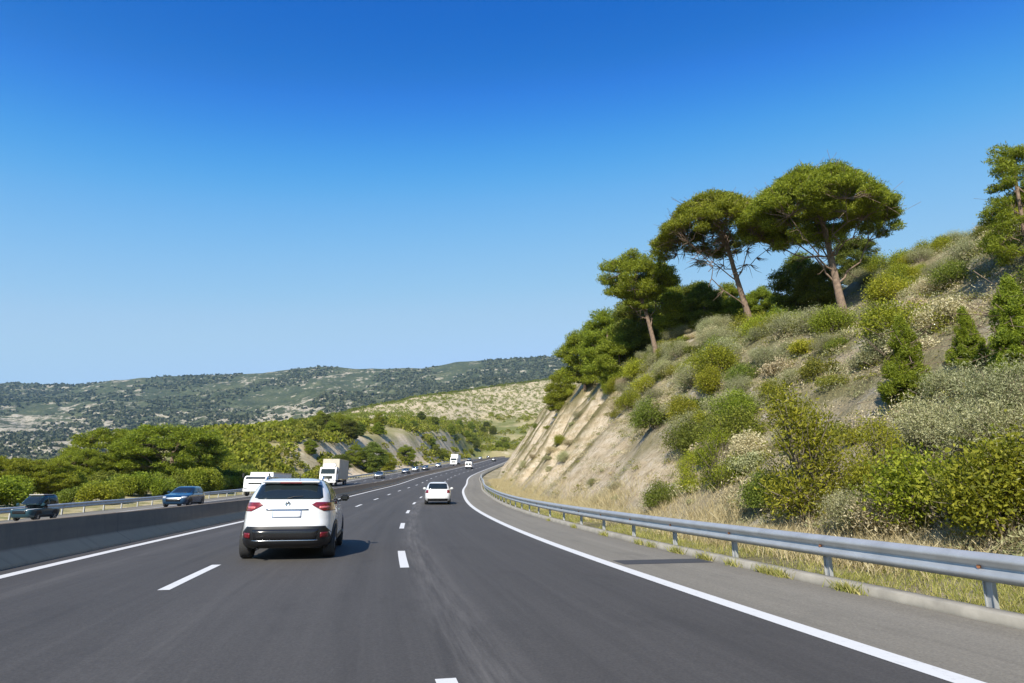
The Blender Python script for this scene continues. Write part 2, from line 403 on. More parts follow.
# ---- guard rails
def guardrail(name, off, side, s0, s1, post_s, label, zbase, gz):
    root = empty(name, tuple(pt(s0, off, gz)), 0, label, 'guard rail')
    inv = Matrix.Translation(-root.location)
    f = -side   # the beam bulges towards the traffic
    zz = [.69, .685, .64, .595, .545, .515, .465, .42, .375, .37]
    lat = [0, .02, .095, .095, .03, .03, .095, .095, .02, 0]
    prof = [(off+f*(.06+l), z) for l, z in zip(lat, zz)]+[(off+f*(.055+l), z) for l, z in list(zip(lat, zz))[::-1]]
    sa = np.concatenate([np.arange(s0, min(s1, 110), 1.0), np.arange(min(s1, 110), s1, 3.0)])
    b = extrude('beam', prof, sa, M['galv'], None, gz); b.data.transform(inv); b.parent = root
    # splice joints of the beam
    pm = None
    for k, s in enumerate(post_s):
        bm = bmesh.new()
        for (ox, oy, wx, wy, z0, z1) in ((0, 0, .012, .11, zbase, .65), (.0, .0545, .06, .012, zbase, .65), (.0, -.0545, .06, .012, zbase, .65)):
            bmesh.ops.create_cube(bm, size=1, matrix=Matrix.Translation((oy*0+ox, oy, (z0+z1)/2)) @ Matrix.Diagonal((wx if ox or oy else .012, wy, z1-z0, 1)))
        if pm is None:
            bmesh.ops.create_cube(bm, size=1, matrix=Matrix.Translation((-side*.0, 0, .53)) @ Matrix.Diagonal((.10, .09, .12, 1)))
            nf = len(bm.faces)
            bmesh.ops.create_cone(bm, cap_ends=True, segments=12, radius1=.022, radius2=.016, depth=.03, matrix=Matrix.Translation((f*.105, 0, .53)) @ Matrix.Rotation(math.pi/2, 4, 'Y'))
            bm.faces.ensure_lookup_table()
            for fc in bm.faces[nf:]: fc.material_index = 1
            pm = bpy.data.meshes.new('post'); bm.to_mesh(pm); pm.materials.append(M['galv']); pm.materials.append(M['rust'])
        bm.free()
        p = link('post', pm, root); w = pt(s, off, gz); p.location = Vector(w)-root.location; p.rotation_euler = (0, 0, -head(s))
    return root
GR = K0+.42
guardrail('guard_rail', GR, 1, -12, 300, 5.65-.35-2.9+np.arange(98)*2.9, 'galvanised steel guard rail on posts beside the right hand kerb', -.05, .0)
guardrail('guard_rail', -15.4, -1, 0, 400, np.arange(12, 204, 2.5)[:98], 'grey guard rail along the far side of the opposite carriageway', -.05, float(opp_drop(-15.4)))

# ------------------------------------------------------------------ right hand hillside
HS = np.array([-60, 0, 22, 27, 36, 44, 52, 60, 75, 95, 130, 170, 250, 420.])
HM = np.array([.70, .70, .72, .82, .96, 1.08, 1.18, 1.26, 1.38, 1.5, 1.5, 1.4, 1.2, 1.0])
HC = np.array([13, 13, 12.2, 10.0, 8.3, 11.4, 12.4, 13.2, 13.5, 14.5, 15.5, 15, 13, 12.])
TOE = WID+6.0
def hill_o(s, o):
    """height above the road at o metres beyond the toe of the slope"""
    m = np.interp(s, HS, HM); hc = np.interp(s, HS, HC)
    toe = .6*vnoise(s*.12, s*0, 3)
    oo = np.maximum(o-toe, 0)
    a = m*oo; e_ = oo-18.5-.42*np.maximum(s-38, 0)
    b = hc+.10*oo+.72*.5*(e_+np.sqrt(e_*e_+6.0)); cap = 18.6+.02*oo; hh_ = np.clip(.5+.5*(cap-b)/4, 0, 1); b = cap*(1-hh_)+b*hh_-4*hh_*(1-hh_)*.5
    k = 3.5; h = np.clip(.5+.5*(b-a)/k, 0, 1)
    z = b*(1-h)+a*h-k*h*(1-h)
    cl = sstep(46, 60, s)*(1-sstep(150, 190, s))
    face = np.clip(oo/3, 0, 1)*(1-sstep(9, 14, oo))
    g = s*.9+oo*.28+1.5*vnoise(s*.2, o*.2, 9)
    rib = np.abs(((g/7.5) % 1)*2-1)
    z = z-cl*face*(2.3*(1-rib)**1.6+.7*fbm(s*.6, o*.6, 4, 21)+.30*np.abs(fbm(s*1.4, o*1.4, 3, 23)))
    near = 1-cl
    amp = np.clip(oo/4, 0, 1)
    z = z+amp*(near*.8+.2)*(1.1*fbm(s*.11, o*.13, 4, 5)+.35*fbm(s*.5, o*.5, 3, 6))
    # shelf that crosses the near slope
    z = z+near*amp*.9*np.sin((oo-.18*s)*.55)*sstep(7, 12, oo)*(1-sstep(26, 34, oo))*.6
    z = z-.09+.10*sstep(0, 2.0, o+3.6)
    return np.maximum(z, -.1)
def rock_top(s): return np.interp(s, [21, 25, 30, 36, 44, 52, 60, 72, 100, 170], [-.5, 1.7, 3.0, 3.9, 4.9, 6.2, 7.8, 9.8, 11, 11])
def hill_z(s, off):
    o = np.asarray(off, float)-TOE
    return np.interp(s, S, PZ)+hill_o(s, o)
sa = np.concatenate([np.arange(-50, 0, 2.0), np.arange(0, 135, .45), np.arange(135, 418, 3.0)])
oa = np.concatenate([np.arange(-3.3, 26, .42), np.arange(26, 60, 1.2), np.arange(60, 170, 8.0)])
SG, OG = np.meshgrid(sa, oa, indexing='ij')
h = np.interp(SG, S, HD)
X = np.interp(SG, S, PX)+np.cos(h)*(OG+TOE); Y = np.interp(SG, S, PY)-np.sin(h)*(OG+TOE)
Z = np.interp(SG, S, PZ)+hill_o(SG, OG)
me = np_mesh('hillside', np.stack([X, Y, Z], -1).reshape(-1, 3), grid_quads(len(sa), len(oa))[:, ::-1], mats=[M['hillside']], smooth=True)
cl = sstep(20, 24, SG+2.5*vnoise(SG*.3, OG*.3, 31))*(1-sstep(170, 200, SG))
rk = cl*sstep(-.3, 1.2, OG)*(1-sstep(-1, 1.2, OG-rock_top(SG)+1.6*vnoise(SG*.35, OG*.3, 33)))
rk = rk*(1-.9*sstep(.25, .5, fbm(SG*.25+OG*.12, OG*.1, 4, 44)))
add_attr(me, 'rock', rk)
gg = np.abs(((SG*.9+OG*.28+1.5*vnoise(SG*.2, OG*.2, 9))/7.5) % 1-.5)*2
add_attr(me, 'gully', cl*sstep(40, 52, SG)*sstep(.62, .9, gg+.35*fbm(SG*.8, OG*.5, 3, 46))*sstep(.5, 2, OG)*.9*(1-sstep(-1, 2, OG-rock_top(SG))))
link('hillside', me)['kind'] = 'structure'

# ------------------------------------------------------------------ land to the left and ahead
rb_s = np.arange(8, 415, 2.0); rb = pt(rb_s, -17.5); RB = rb[:, 0]/rb[:, 1]; YB = rb[:, 1]; ZB = rb[:, 2]
E_r = np.array([-2, -.9, -.6, -.47, -.378, -.30, -.20, -.138, -.03, .065, .2, .5, 1.5])
E_v = np.array([0, 0, .03, .072, .091, .104, .123, .137, .153, .163, .175, .18, .15])
D_v = np.array([250, 250, 300, 340, 400, 470, 600, 700, 850, 950, 1000, 1000, 1000.])
def land_parts(X, Y):
    r = X/np.maximum(Y, 1)
    yb = np.interp(r, RB, YB); zb = np.interp(r, RB, ZB)-.5
    D = np.interp(r, E_r, D_v); zr = np.interp(r, E_r, E_v)*D+1.43
    t = (Y-yb)/np.maximum(D-yb, 30)
    return r, yb, zb, D, zr, t
def land_z(X, Y):
    shp = np.shape(X); X = np.ravel(X).astype(float); Y = np.ravel(Y).astype(float)
    r, yb, zb, D, zr, t = land_parts(X, Y)
    s, off = s_off(X, Y); u = np.where(s > 413, 60.0, -off-16.2)
    cut = 6.5*sstep(120, 165, s)*sstep(0, 13, u)*(1-sstep(380, 460, s))
    cut = cut+sstep(2, 12, u)*1.2*fbm(X*.06, Y*.06, 4, 51)+cut*.10*fbm(X*.09, Y*.09, 3, 52)
    tt = np.clip(t, 0, 1)
    z = zb*(1-tt)+zr*tt+cut*(1-tt)
    z = np.where(t > 1, np.maximum(zr-(t-1)*(D-yb)*.22, 4.0), z)
    z = z+3.0*fbm(X*.012, Y*.012, 4, 55)*np.clip(t*3, 0, 1)
    near = np.interp(np.clip(s, -60, 415), S, PZ)+float(opp_drop(-15.4))-.12
    z = np.where(u < 14, near*(1-sstep(0, 14, u))+np.where(u < 6, np.maximum(z, near), z)*sstep(0, 14, u), z)
    z = np.where(u < 0, near-.25*sstep(0, 1.0, -u), z)
    return z.reshape(shp)
ra = np.concatenate([np.linspace(-2.6, -.9, 40), np.linspace(-.89, .2, 230), np.linspace(.22, 1.2, 25)])
ya = np.concatenate([np.arange(6, 60, 3.0), np.geomspace(60, 1150, 160)])
RG, YG = np.meshgrid(ra, ya, indexing='ij'); XG = RG*YG
ZG = land_z(XG, YG)
me = np_mesh('terrain', np.stack([XG, YG, ZG], -1).reshape(-1, 3), grid_quads(len(ra), len(ya))[:, ::-1], mats=[M['land']], smooth=True)
r, yb, zb, D, zr, t = land_parts(XG.ravel(), YG.ravel())
s_, off_ = s_off(XG.ravel(), YG.ravel()); u_ = -off_-17
rk = sstep(125, 160, s_)*sstep(.5, 2, u_)*(1-sstep(9, 14, u_+4*vnoise(XG.ravel()*.07, YG.ravel()*.07, 60)))*(1-sstep(340, 400, s_))
rk = np.maximum(rk, sstep(-.08, .08, -np.interp(XG.ravel()/YG.ravel(), [-.47, -.40, -.30, -.20, -.14, .1], [.66, .60, .50, .44, .36, .32])+ t+.12*fbm(XG.ravel()*.02, YG.ravel()*.02, 3, 61)*.5)*(.75+.25*fbm(XG.ravel()*.03, YG.ravel()*.03, 3, 62))*.8)
add_attr(me, 'rock', rk); add_attr(me, 'gully', 0*rk)
link('terrain', me)['kind'] = 'structure'
# verge between the opposite shoulder and the scrub
strip('verge', -18.6, -15.6, M['verge'], -.02, -.10, 3, drop=True)

# mountains
Mr = np.array([-2.5, -1.0, -.77, -.68, -.62, -.39, -.30, -.24, -.14, -.09, .01, .07, .3, 1.5])
Mv = np.array([.12, .15, .1575, .154, .163, .1735, .1835, .178, .180, .191, .1975, .20, .2, .17])
ra = np.concatenate([np.linspace(-2.5, -.95, 40), np.linspace(-.94, .25, 330), np.linspace(.27, 1.5, 40)])
ya = np.concatenate([np.linspace(640, 2600, 130), np.linspace(2640, 3600, 14)])
RG, YG = np.meshgrid(ra, ya, indexing='ij'); XG = RG*YG
def mount_z(X, Y):
    r = X/Y; t = np.clip((Y-640)/(2600-640), 0, 1); zr = np.interp(r, Mr, Mv)*2600
    z = 2+zr*(.55*t+.45*t**2.2)
    z = z+65*fbm(X*.0022, Y*.0016, 5, 71)*np.sin(np.pi*t)+16*fbm(X*.01, Y*.01, 4, 72)*np.clip(t*4, 0, 1)*(1-.6*sstep(.9, 1, t))
    return np.where(Y > 2600, z-(Y-2600)*.25, z)
t = np.clip((YG-640)/(2600-640), 0, 1); ZG = mount_z(XG, YG)
me = np_mesh('hills', np.stack([XG, YG, ZG], -1).reshape(-1, 3), grid_quads(len(ra), len(ya))[:, ::-1], mats=[M['mountain']], smooth=True)
add_attr(me, 'rock', np.exp(-((t-.32)/.22)**2)+.35*fbm(XG*.003, YG*.003, 4, 75))
link('hills', me)['kind'] = 'structure'
# ground sheet to the horizon
n = 96; a = np.linspace(0, 2*np.pi, n, endpoint=False); rr = np.array([5, 60, 300, 1200, 9000.])
V = np.concatenate([[[0, 0, -3]]]+[np.stack([q*np.cos(a), q*np.sin(a), np.full(n, -3-.0*q)], -1) for q in rr])
Q = []
tr = [(0, 1+i, 1+(i+1) % n) for i in range(n)]
for k in range(len(rr)-1):
    Q += [(1+k*n+i, 1+(k+1)*n+i, 1+(k+1)*n+(i+1) % n, 1+k*n+(i+1) % n) for i in range(n)]
link('ground', np_mesh('ground', V, np.array(Q), np.array(tr), mats=[M['base']]))['kind'] = 'structure'

# ------------------------------------------------------------------ plants
def leaves(cent, size, aspect=1.0, seed=0, up=0.0, bend=None):
    """one small quad per centre, each turned its own way"""
    rg = np.random.default_rng(seed)
    n = len(cent)
    d = rg.normal(size=(n, 3)); d[:, 2] += up; 
    if bend is not None: d = d*.75+bend
    d /= np.linalg.norm(d, axis=1)[:, None]+1e-9
    e = rg.normal(size=(n, 3)); e -= (e*d).sum(1)[:, None]*d; e /= np.linalg.norm(e, axis=1)[:, None]+1e-9
    sz = np.asarray(size)*rg.uniform(.6, 1.4, n)
    d = d*(sz*.5)[:, None]; e = e*(sz*.5*aspect)[:, None]
    V = np.stack([cent-d-e*.6, cent-d*.2+e, cent+d, cent+d*.1-e], 1).reshape(-1, 3)
    return V, np.arange(4*n).reshape(-1, 4)

def ball(n, rg, lo=.0):
    v = rg.normal(size=(n, 3)); v /= np.linalg.norm(v, axis=1)[:, None]
    return v*(rg.uniform(lo, 1, n)**.45)[:, None]

def tube(path, rad, sides=7):
    path = np.asarray(path, float); V = []
    n = len(path)
    for i in range(n):
        d = path[min(i+1, n-1)]-path[max(i-1, 0)]; d /= np.linalg.norm(d)+1e-9
        a = np.cross(d, [0.3, .9, .2]); a /= np.linalg.norm(a)+1e-9; b = np.cross(d, a)
        th = np.linspace(0, 2*np.pi, sides, endpoint=False)
        V.append(path[i]+rad[i]*(np.cos(th)[:, None]*a+np.sin(th)[:, None]*b))
    return np.concatenate(V), grid_quads(n, sides, True)

def tubes_mesh(name, lst, mat):
    Vs = []; Q = []; n0 = 0
    for (p, r_, sd) in lst:
        V, q = tube(p, r_, sd); Vs.append(V); Q.append(q+n0); n0 += len(V)
    return np_mesh(name, np.concatenate(Vs), np.concatenate(Q), mats=[mat], smooth=True)

def limb(p0, p1, r0, r1, rg, n=6, wob=.08, sag=0.0):
    p0 = np.asarray(p0, float); p1 = np.asarray(p1, float); L = np.linalg.norm(p1-p0)
    t = np.linspace(0, 1, n)[:, None]
    p = p0+(p1-p0)*t+rg.normal(size=(n, 3))*wob*L*np.sin(np.pi*t)*.5
    p[:, 2] += sag*L*np.sin(np.pi*t[:, 0])
    return p, np.linspace(r0, r1, n), 6

def make_tree(name, clumps, H, trunk_top, lean, r0, seed, leaf=.26, aspect=.32, per=200, mat='pine', limbs=True, fork=.5, sub=3, ndead=0, radial=.9, lr=1.0):
    """clumps: rows of (x, y, z, rx, rz) of foliage tufts; limbs run from the trunk to them. Returns (trunk mesh, crown mesh)"""
    rg = np.random.default_rng(seed)
    top = np.array([lean[0], lean[1], trunk_top])
    n = 9; t = np.linspace(0, 1, n)[:, None]
    tp = top*t+np.stack([.10*np.sin(t[:, 0]*4+seed), .10*np.cos(t[:, 0]*3+seed)-.10, 0*t[:, 0]], -1)*np.sqrt(t)
    tp[0] = (0, 0, -.5)
    L = [(tp, r0*(1-.5*t[:, 0])*(1+.25*np.exp(-t[:, 0]*9)), 9)]
    cs = np.array([c[:3] for c in clumps]); 
    if limbs:
        # a few main limbs towards directions, then branchlets to each clump
        k = max(3, min(11, len(clumps)//7))
        ids = [int(rg.integers(len(cs)))]
        while len(ids) < k:
            dd = np.min([np.linalg.norm(cs-cs[i], axis=1) for i in ids], 0); ids.append(int(np.argmax(dd)))
        mains = []
        for j in ids:
            tf = rg.uniform(fork, 1.0); base = tp[min(int(tf*(n-1)), n-1)]
            end = base+(cs[j]-base)*.8
            p, rr_, sd = limb(base, end, r0*.27*lr*(1.1-.4*tf), r0*.08*lr, rg, 7, .10, -.08)
            L.append((p, rr_, sd)); mains.append(p)
        pts = np.concatenate([m[2:] for m in mains]+[tp[-2:]])
        for c in cs:
            dd = np.linalg.norm((pts-c)*np.array([1, 1, 1.5]), axis=1)+np.where(pts[:, 2] > c[2], 1.0, 0)
            b = pts[int(np.argmin(dd))]
            p, rr_, sd = limb(b, c, r0*.11, r0*.03, rg, 5, .12, -.05); L.append((p, rr_, 4))
            for q in range(sub):
                p2 = c+rg.normal(size=3)*.45
                L.append((np.array([b+(c-b)*rg.uniform(.4, .9), p2]), np.array([r0*.045, .012]), 3))
        for q in range(ndead):
            b = pts[int(rg.integers(len(pts)))]; v = b-np.array([0, 0, b[2]]); v = v/(np.linalg.norm(v)+1e-6)
            e = b+v*rg.uniform(.2, .8)+np.array([0, 0, rg.uniform(-.5, .2)])+rg.normal(size=3)*.3
            L.append((np.array([b, (b+e)/2+rg.normal(size=3)*.1, e]), np.array([.035, .022, .008]), 3))
    trunk = tubes_mesh('trunk', L, M['bark'])
    Cc = []; sz = []; bd = []
    for (x, y, z, rx, rz) in clumps:
        m_ = int(per*max(.4, (rx/.8)**2))
        b = ball(m_, rg, .25); b[:, 2] = np.where(b[:, 2] < 0, b[:, 2]*.55, b[:, 2])
        w = 1+.35*rg.normal(size=(m_, 1))*.5
        Cc.append(np.array([x, y, z])+b*w*np.array([rx, rx, rz]))
        dr = np.array([x-top[0]*.8, y-top[1]*.8, z-trunk_top*.62]); dr = dr/(np.linalg.norm(dr)+1e-6)
        bd.append(b*.5+dr*radial+np.array([0, 0, .35])); sz.append(np.full(m_, leaf))
    V, Q = leaves(np.concatenate(Cc), np.concatenate(sz), aspect, seed, .0, np.concatenate(bd)*.42)
    crown = np_mesh('crown', V, Q, mats=[M[mat]])
    return trunk, crown

def plant(name, meshes, loc, rz, sc, label, cat, group=None, sxy=1.0):
    root = empty(name, tuple(loc), rz, label, cat, group); root.scale = (sc*sxy, sc*sxy, sc)
    for m in meshes: link(m.name.split('.')[0], m, root)
    return root

F = 650.0; PIT = math.atan(145.5/F); CAM = np.array([0, 0, 1.43])
def ray(px, py):
    u = (px-512)/F; v = (341.5-py)/F
    d = np.array([u, math.cos(PIT)-v*math.sin(PIT), math.sin(PIT)+v*math.cos(PIT)])
    return d/d[1]
def hill_xy(X, Y):
    s, o = s_off(X, Y); return hill_z(s, o)
def hit(px, py):
    """where the line of sight through a point of the view meets the hillside"""
    d = ray(px, py); y = np.arange(7, 150, .2); P = CAM+d*y[:, None]
    s, o = s_off(P[:, 0], P[:, 1]); z = np.where(o > WID+2.8, hill_z(s, o), np.interp(s, S, PZ))
    k = np.nonzero(P[:, 2] <= z)[0]
    if not len(k): return None
    return np.array([P[k[0], 0], P[k[0], 1], z[k[0]]])
def at_depth(px, Yd):
    x = (px-512)/F*(Yd*math.cos(PIT)+0)  # refined below
    x = ray(px, 350)[0]*Yd
    return np.array([x, Yd, float(hill_xy(x, Yd)[0])])

# --- the two umbrella pines and the other named pines on the slope
def dome(R_, Ht, n, rg, z0, thick=.6, flat=1.0, skew=(0, 0), under=0.0, r=(.55, .95)):
    out = []
    for i in range(n):
        a = rg.uniform(0, 2*np.pi); q = math.sqrt(rg.uniform(0, 1)); rad = R_*q*(1+.10*math.sin(3*a+1)+.07*math.sin(5*a))
        z = z0+Ht*(1-(q)**2.3)*flat-rg.uniform(0, thick)-under*rg.uniform(0, 1)**2*(1.2-q)*Ht
        rx = rg.uniform(*r)
        out.append((rad*math.cos(a)+skew[0]*q, rad*math.sin(a)+skew[1]*q, z, rx, rx*rg.uniform(.5, .75)))
    return out

def layer_crown(R_, n, rg, top, drop, low, top_bias, r=(.5, .85), skew=(0, 0)):
    """clumps between a domed top surface and a lower surface low(q); most sit just under the top"""
    out = []
    for i in range(n):
        a = rg.uniform(0, 2*np.pi); q = math.sqrt(rg.uniform(0, 1)); rad = R_*q*(1+.08*math.sin(3*a+1)+.06*math.sin(5*a+2)+rg.normal()*.03)
        zh = top-drop*q**2.3; zl = low(q)
        z = zh-rg.uniform(0, .55) if rg.uniform() < top_bias else rg.uniform(min(zl, zh-.2), zh)
        rx = rg.uniform(*r)
        out.append((rad*math.cos(a)+skew[0], rad*math.sin(a)+skew[1], z, rx, rx*rg.uniform(.5, .7)))
    return out
rg = np.random.default_rng(101)
cl = layer_crown(4.5, 340, rg, 10.3, 2.5, lambda q: 4.7+2.6*q, .45, (.5, .8), (-1.25, 0))
cl += [(3.3+rg.uniform(-.7, .6), rg.uniform(-.8, .8), 7.4+rg.uniform(-.9, .5), .5, .35) for i in range(12)]
tk, cr = make_tree('p', cl, 10, 7.4, (-1.0, 0), .28, 5, leaf=.24, aspect=.17, per=760, mat='pine', fork=.45, ndead=60)
p = at_depth(850, 42); print('pine1', p)
plant('umbrella_pine', (tk, cr), p, 0, 1.04, 'tallest umbrella pine on the slope, its full dense dome reaching low on the right', 'pine tree')
rg = np.random.default_rng(102)
cl = layer_crown(4.3, 250, rg, 10.4, 2.9, lambda q: 8.5-2.1*q**2, .78, (.42, .7), (-2.1, 0))
tk, cr = make_tree('p', cl, 10, 7.9, (-1.5, .3), .24, 9, leaf=.23, aspect=.17, per=800, mat='pine', fork=.35, ndead=320, lr=.8)
p = at_depth(755, 48); print('pine2', p)
plant('umbrella_pine', (tk, cr), p, 0, 1.06, 'umbrella pine with a thin flat crown over bare forking limbs, left of the tallest pine', 'pine tree')
def round_crown(Rx, Rz, zc, n, rg, r=(.5, .9), cone=0.0, hollow=.35, skew=0.0):
    b = ball(n, rg, hollow); out = []
    for v in b:
        f = 1-cone*max(0, v[2])
        rx = rg.uniform(*r); out.append((v[0]*Rx*f+skew, v[1]*Rx*f, zc+v[2]*Rz, rx, rx*.7))
    return out
rg = np.random.default_rng(103)
cl = round_crown(3.1, 2.2, 7.2, 95, rg, (.5, .85), 0, .2, -1.5)+round_crown(1.3, .4, 4.6, 7, rg, (.35, .5), 0, .2, -1.8)
tk, cr = make_tree('p', cl, 9, 7.0, (-1.5, 0), .22, 13, leaf=.26, aspect=.2, per=620, mat='pine', fork=.4, ndead=50)
p = at_depth(657, 55); print('pine3', p)
plant('pine_tree', (tk, cr), p, 0, 1.0, 'leaning pine with a rounded crown and a bare slanting trunk, left of the umbrella pines', 'pine tree')
# bushy pine meshes used several times
BUSHY = []
for k in range(4):
    rg = np.random.default_rng(120+k)
    cl = round_crown(2.5, 2.7, 3.7, 75, rg, (.5, .95), .35, .3)+round_crown(2.3, .8, 1.7, 24, rg, (.5, .8))+round_crown(2.1, .4, .8, 16, rg, (.45, .7))
    BUSHY.append(make_tree('p', cl, 6.5, 4.6, (.1, 0), .16, 30+k, leaf=.26, aspect=.22, per=480, mat='darkpine' if k % 2 else 'pine', fork=.2, sub=1))
TALL = []
for k in range(2):
    rg = np.random.default_rng(130+k)
    cl = []
    for lv in np.linspace(1.4, 9.3, 15):
        rad = 2.3*(1-(lv/10.4)**1.6)+.35
        for q in range(int(3+rad*3.4)):
            a = rg.uniform(0, 6.28); f = rg.uniform(.45, 1.1); cl.append((rad*f*math.cos(a), rad*f*math.sin(a), lv+rg.uniform(-.3, .3), rg.uniform(.4, .7), .38))
    TALL.append(make_tree('p', cl, 9.5, 8.8, (.1, 0), .18, 60+k, leaf=.25, aspect=.2, per=430, mat='darkpine' if k else 'pine', fork=.2, sub=1))
G_P = 'pines on the right hand slope'
named = [
 (BUSHY[1], 806, 50, .85, 1.0, 'dark bushy pine standing in shade right behind the trunk of the tallest umbrella pine'),
 (BUSHY[3], 868, 52, .7, 2.0, 'dark low pine at the back of the slope, right of the tallest umbrella pine trunk'),
 (BUSHY[0], 606, 66, 1.1, 0.0, 'bushy pine on top of the rock cut, below and left of the leaning pine'),
 (BUSHY[2], 584, 80, 1.2, 1.1, 'leftmost bushy pine, on the edge of the rock cut against the sky'),
 (BUSHY[1], 632, 70, 1.05, 2.1, 'dark green bushy pine between the leaning pine trunk and the leftmost bushy pine'),
 (BUSHY[3], 694, 60, .85, .7, 'dark bushy pine close behind the right side of the leaning pine'),
 (BUSHY[0], 722, 62, .68, 1.7, 'green bushy pine below the flat crown of the thin umbrella pine'),
 (BUSHY[2], 778, 60, .5, 1.9, 'small green pine in the gap between the two umbrella pine trunks'),
 (BUSHY[3], 600, 95, 1.15, 1.5, 'farthest bushy pine on the rock cut, rising behind its leftmost pine'),
 (BUSHY[1], 668, 78, 1.0, 2.6, 'bushy pine at the back, seen over the low pines behind the leaning trunk'),
]
named += [
 (BUSHY[2], 618, 61, .85, 0.4, 'low bushy pine on the slope edge, left of the foot of the leaning pine'),
 (BUSHY[0], 676, 57, .70, 2.2, 'low bushy pine right of the foot of the leaning pine'),
 (BUSHY[1], 706, 55, .66, 1.3, 'low dark pine halfway between the leaning pine and the thin umbrella pine'),
 (BUSHY[2], 736, 54, .50, 0.9, 'smallest green pine close to the foot of the thin umbrella pine'),
 (BUSHY[3], 826, 47, .62, 2.9, 'low dark pine in the shade left of the tallest umbrella pine trunk'),
 (BUSHY[3], 641, 62, 1.0, 1.9, 'full green pine pressed against the back of the leaning pine trunk'),
 (BUSHY[2], 664, 68, 1.25, 0.2, 'tall bushy pine showing between the leaning pine crown and the thin umbrella pine'),
 (BUSHY[1], 703, 66, 1.0, 3.1, 'dark round pine under the left edge of the thin umbrella crown'),
 (BUSHY[0], 734, 64, .85, 0.5, 'green round pine just left of the thin umbrella pine trunk, set back'),
 (BUSHY[2], 764, 60, .66, 1.6, 'low green pine just right of the thin umbrella pine trunk'),
 (BUSHY[0], 560, 92, .95, 2.0, 'small bushy pine at the far left end of the rock cut edge'),
]
for (ms, px, py, ht, lab) in [(TALL[0], 1032, 276, 156, 'tall feathery pine cut by the right edge of the view, high on the slope'),
                              (BUSHY[1], 946, 232, 30, 'small dark bushy pine on the ridge skyline, left of the tall edge pine')]:
    p = hit(px, py); print('edge pine', p)
    if p is not None: plant('pine_tree', ms, p, .3, ht*p[1]/666/(10.0 if ht > 60 else 6.5), lab, 'pine tree', G_P)
for (ms, px, Yd, sc, rz, lab) in named:
    p = at_depth(px, Yd); plant('pine_tree', ms, p, rz, sc, lab, 'pine tree', G_P)

# --- shrub meshes
def shrub(name, n, Rx, H, leaf, mat, seed, aspect=.55, up=.3, lobes=7, per_lobe=None, stems=7, conic=0.0):
    rg = np.random.default_rng(seed)
    Cc = []; bd = []; L = []
    for k in range(lobes):
        a = rg.uniform(0, 6.28); f = math.sqrt(rg.uniform(0, 1))*.68
        hz = H*rg.uniform(.35, .80)*(1-.45*f)
        if conic: hz = H*(rg.uniform(.10, .88) if k % 3 else rg.uniform(.08, .3)); f = f*(1-conic*hz/H)*1.25
        c = np.array([Rx*f*math.cos(a), Rx*f*math.sin(a), hz])
        m_ = n//lobes; rr_ = Rx*rg.uniform(.30, .5)*(1-conic*.45*hz/H)
        b = ball(m_, rg, .15)*np.array([rr_, rr_, min(H*.32, rr_*1.15)])*(1+.25*rg.normal(size=(m_, 1)))
        q = c+b; q[:, 2] = np.abs(q[:, 2]-.02)
        Cc.append(q); bd.append(b/rr_+np.array([0, 0, up]))
        L.append((np.array([[c[0]*.15, c[1]*.15, -.1], c*.55+rg.normal(size=3)*(.12 if conic else .03), c]), np.array([.03, .02, .006])*max(.5, H/1.5)*(.35 if conic else 1), 4))
        for j in range(stems):
            e = c+ball(1, rg)[0]*rr_*1.15
            L.append((np.array([c*.55, e]), np.array([.012, .004])*max(.5, H/1.5), 3))
    V, Q = leaves(np.concatenate(Cc), leaf, aspect, seed, 0, np.concatenate(bd)*.38)
    return (tubes_mesh('stem', L, M['twig']), np_mesh('foliage', V, Q, mats=[M[mat]]))
BROOM = [shrub('b', 11500, 1.15, 2.3, .075, 'broom', 200+k, .30, .8, 22, conic=.8) for k in range(3)]
GREEN = [shrub('g', 10500, 1.3, 1.6, .07, ('broom', 'broom', 'pine')[k], 210+k, .5, .5, 13) for k in range(3)]
OLIVE = [shrub('o', 12000, 1.1, 1.25, .055, 'olive', 220+k, .26, .9, 15) for k in range(3)]
DRY = [shrub('d', 6500, .9, 1.0, .07, 'drybush', 230+k, .30, .9, 9) for k in range(2)]
DARK = []
for k in range(2):
    rg = np.random.default_rng(245+k); cl = []
    for lv in np.linspace(.15, 2.55, 15):
        rad = .92*(1-(lv/2.75)**1.05)+.02
        for q in range(int(3+rad*13)):
            a = rg.uniform(0, 6.28); f = rg.uniform(.25, 1.05); cl.append((rad*f*math.cos(a), rad*f*math.sin(a), lv+rg.uniform(-.1, .22)*(1.1-f*.4), rg.uniform(.11, .18), rg.uniform(.18, .32)))
    DARK.append(make_tree('p', cl, 2.8, 2.5, (.02, 0), .05, 90+k, leaf=.11, aspect=.2, per=900, mat='pine', fork=.15, sub=1, radial=.5))
LOW = [shrub('l', 3000, .9, .75, .07, m_, 250+k, .5, .6, 7, stems=3) for k, m_ in enumerate(('scrub', 'olive', 'drybush', 'darkpine', 'broom'))]

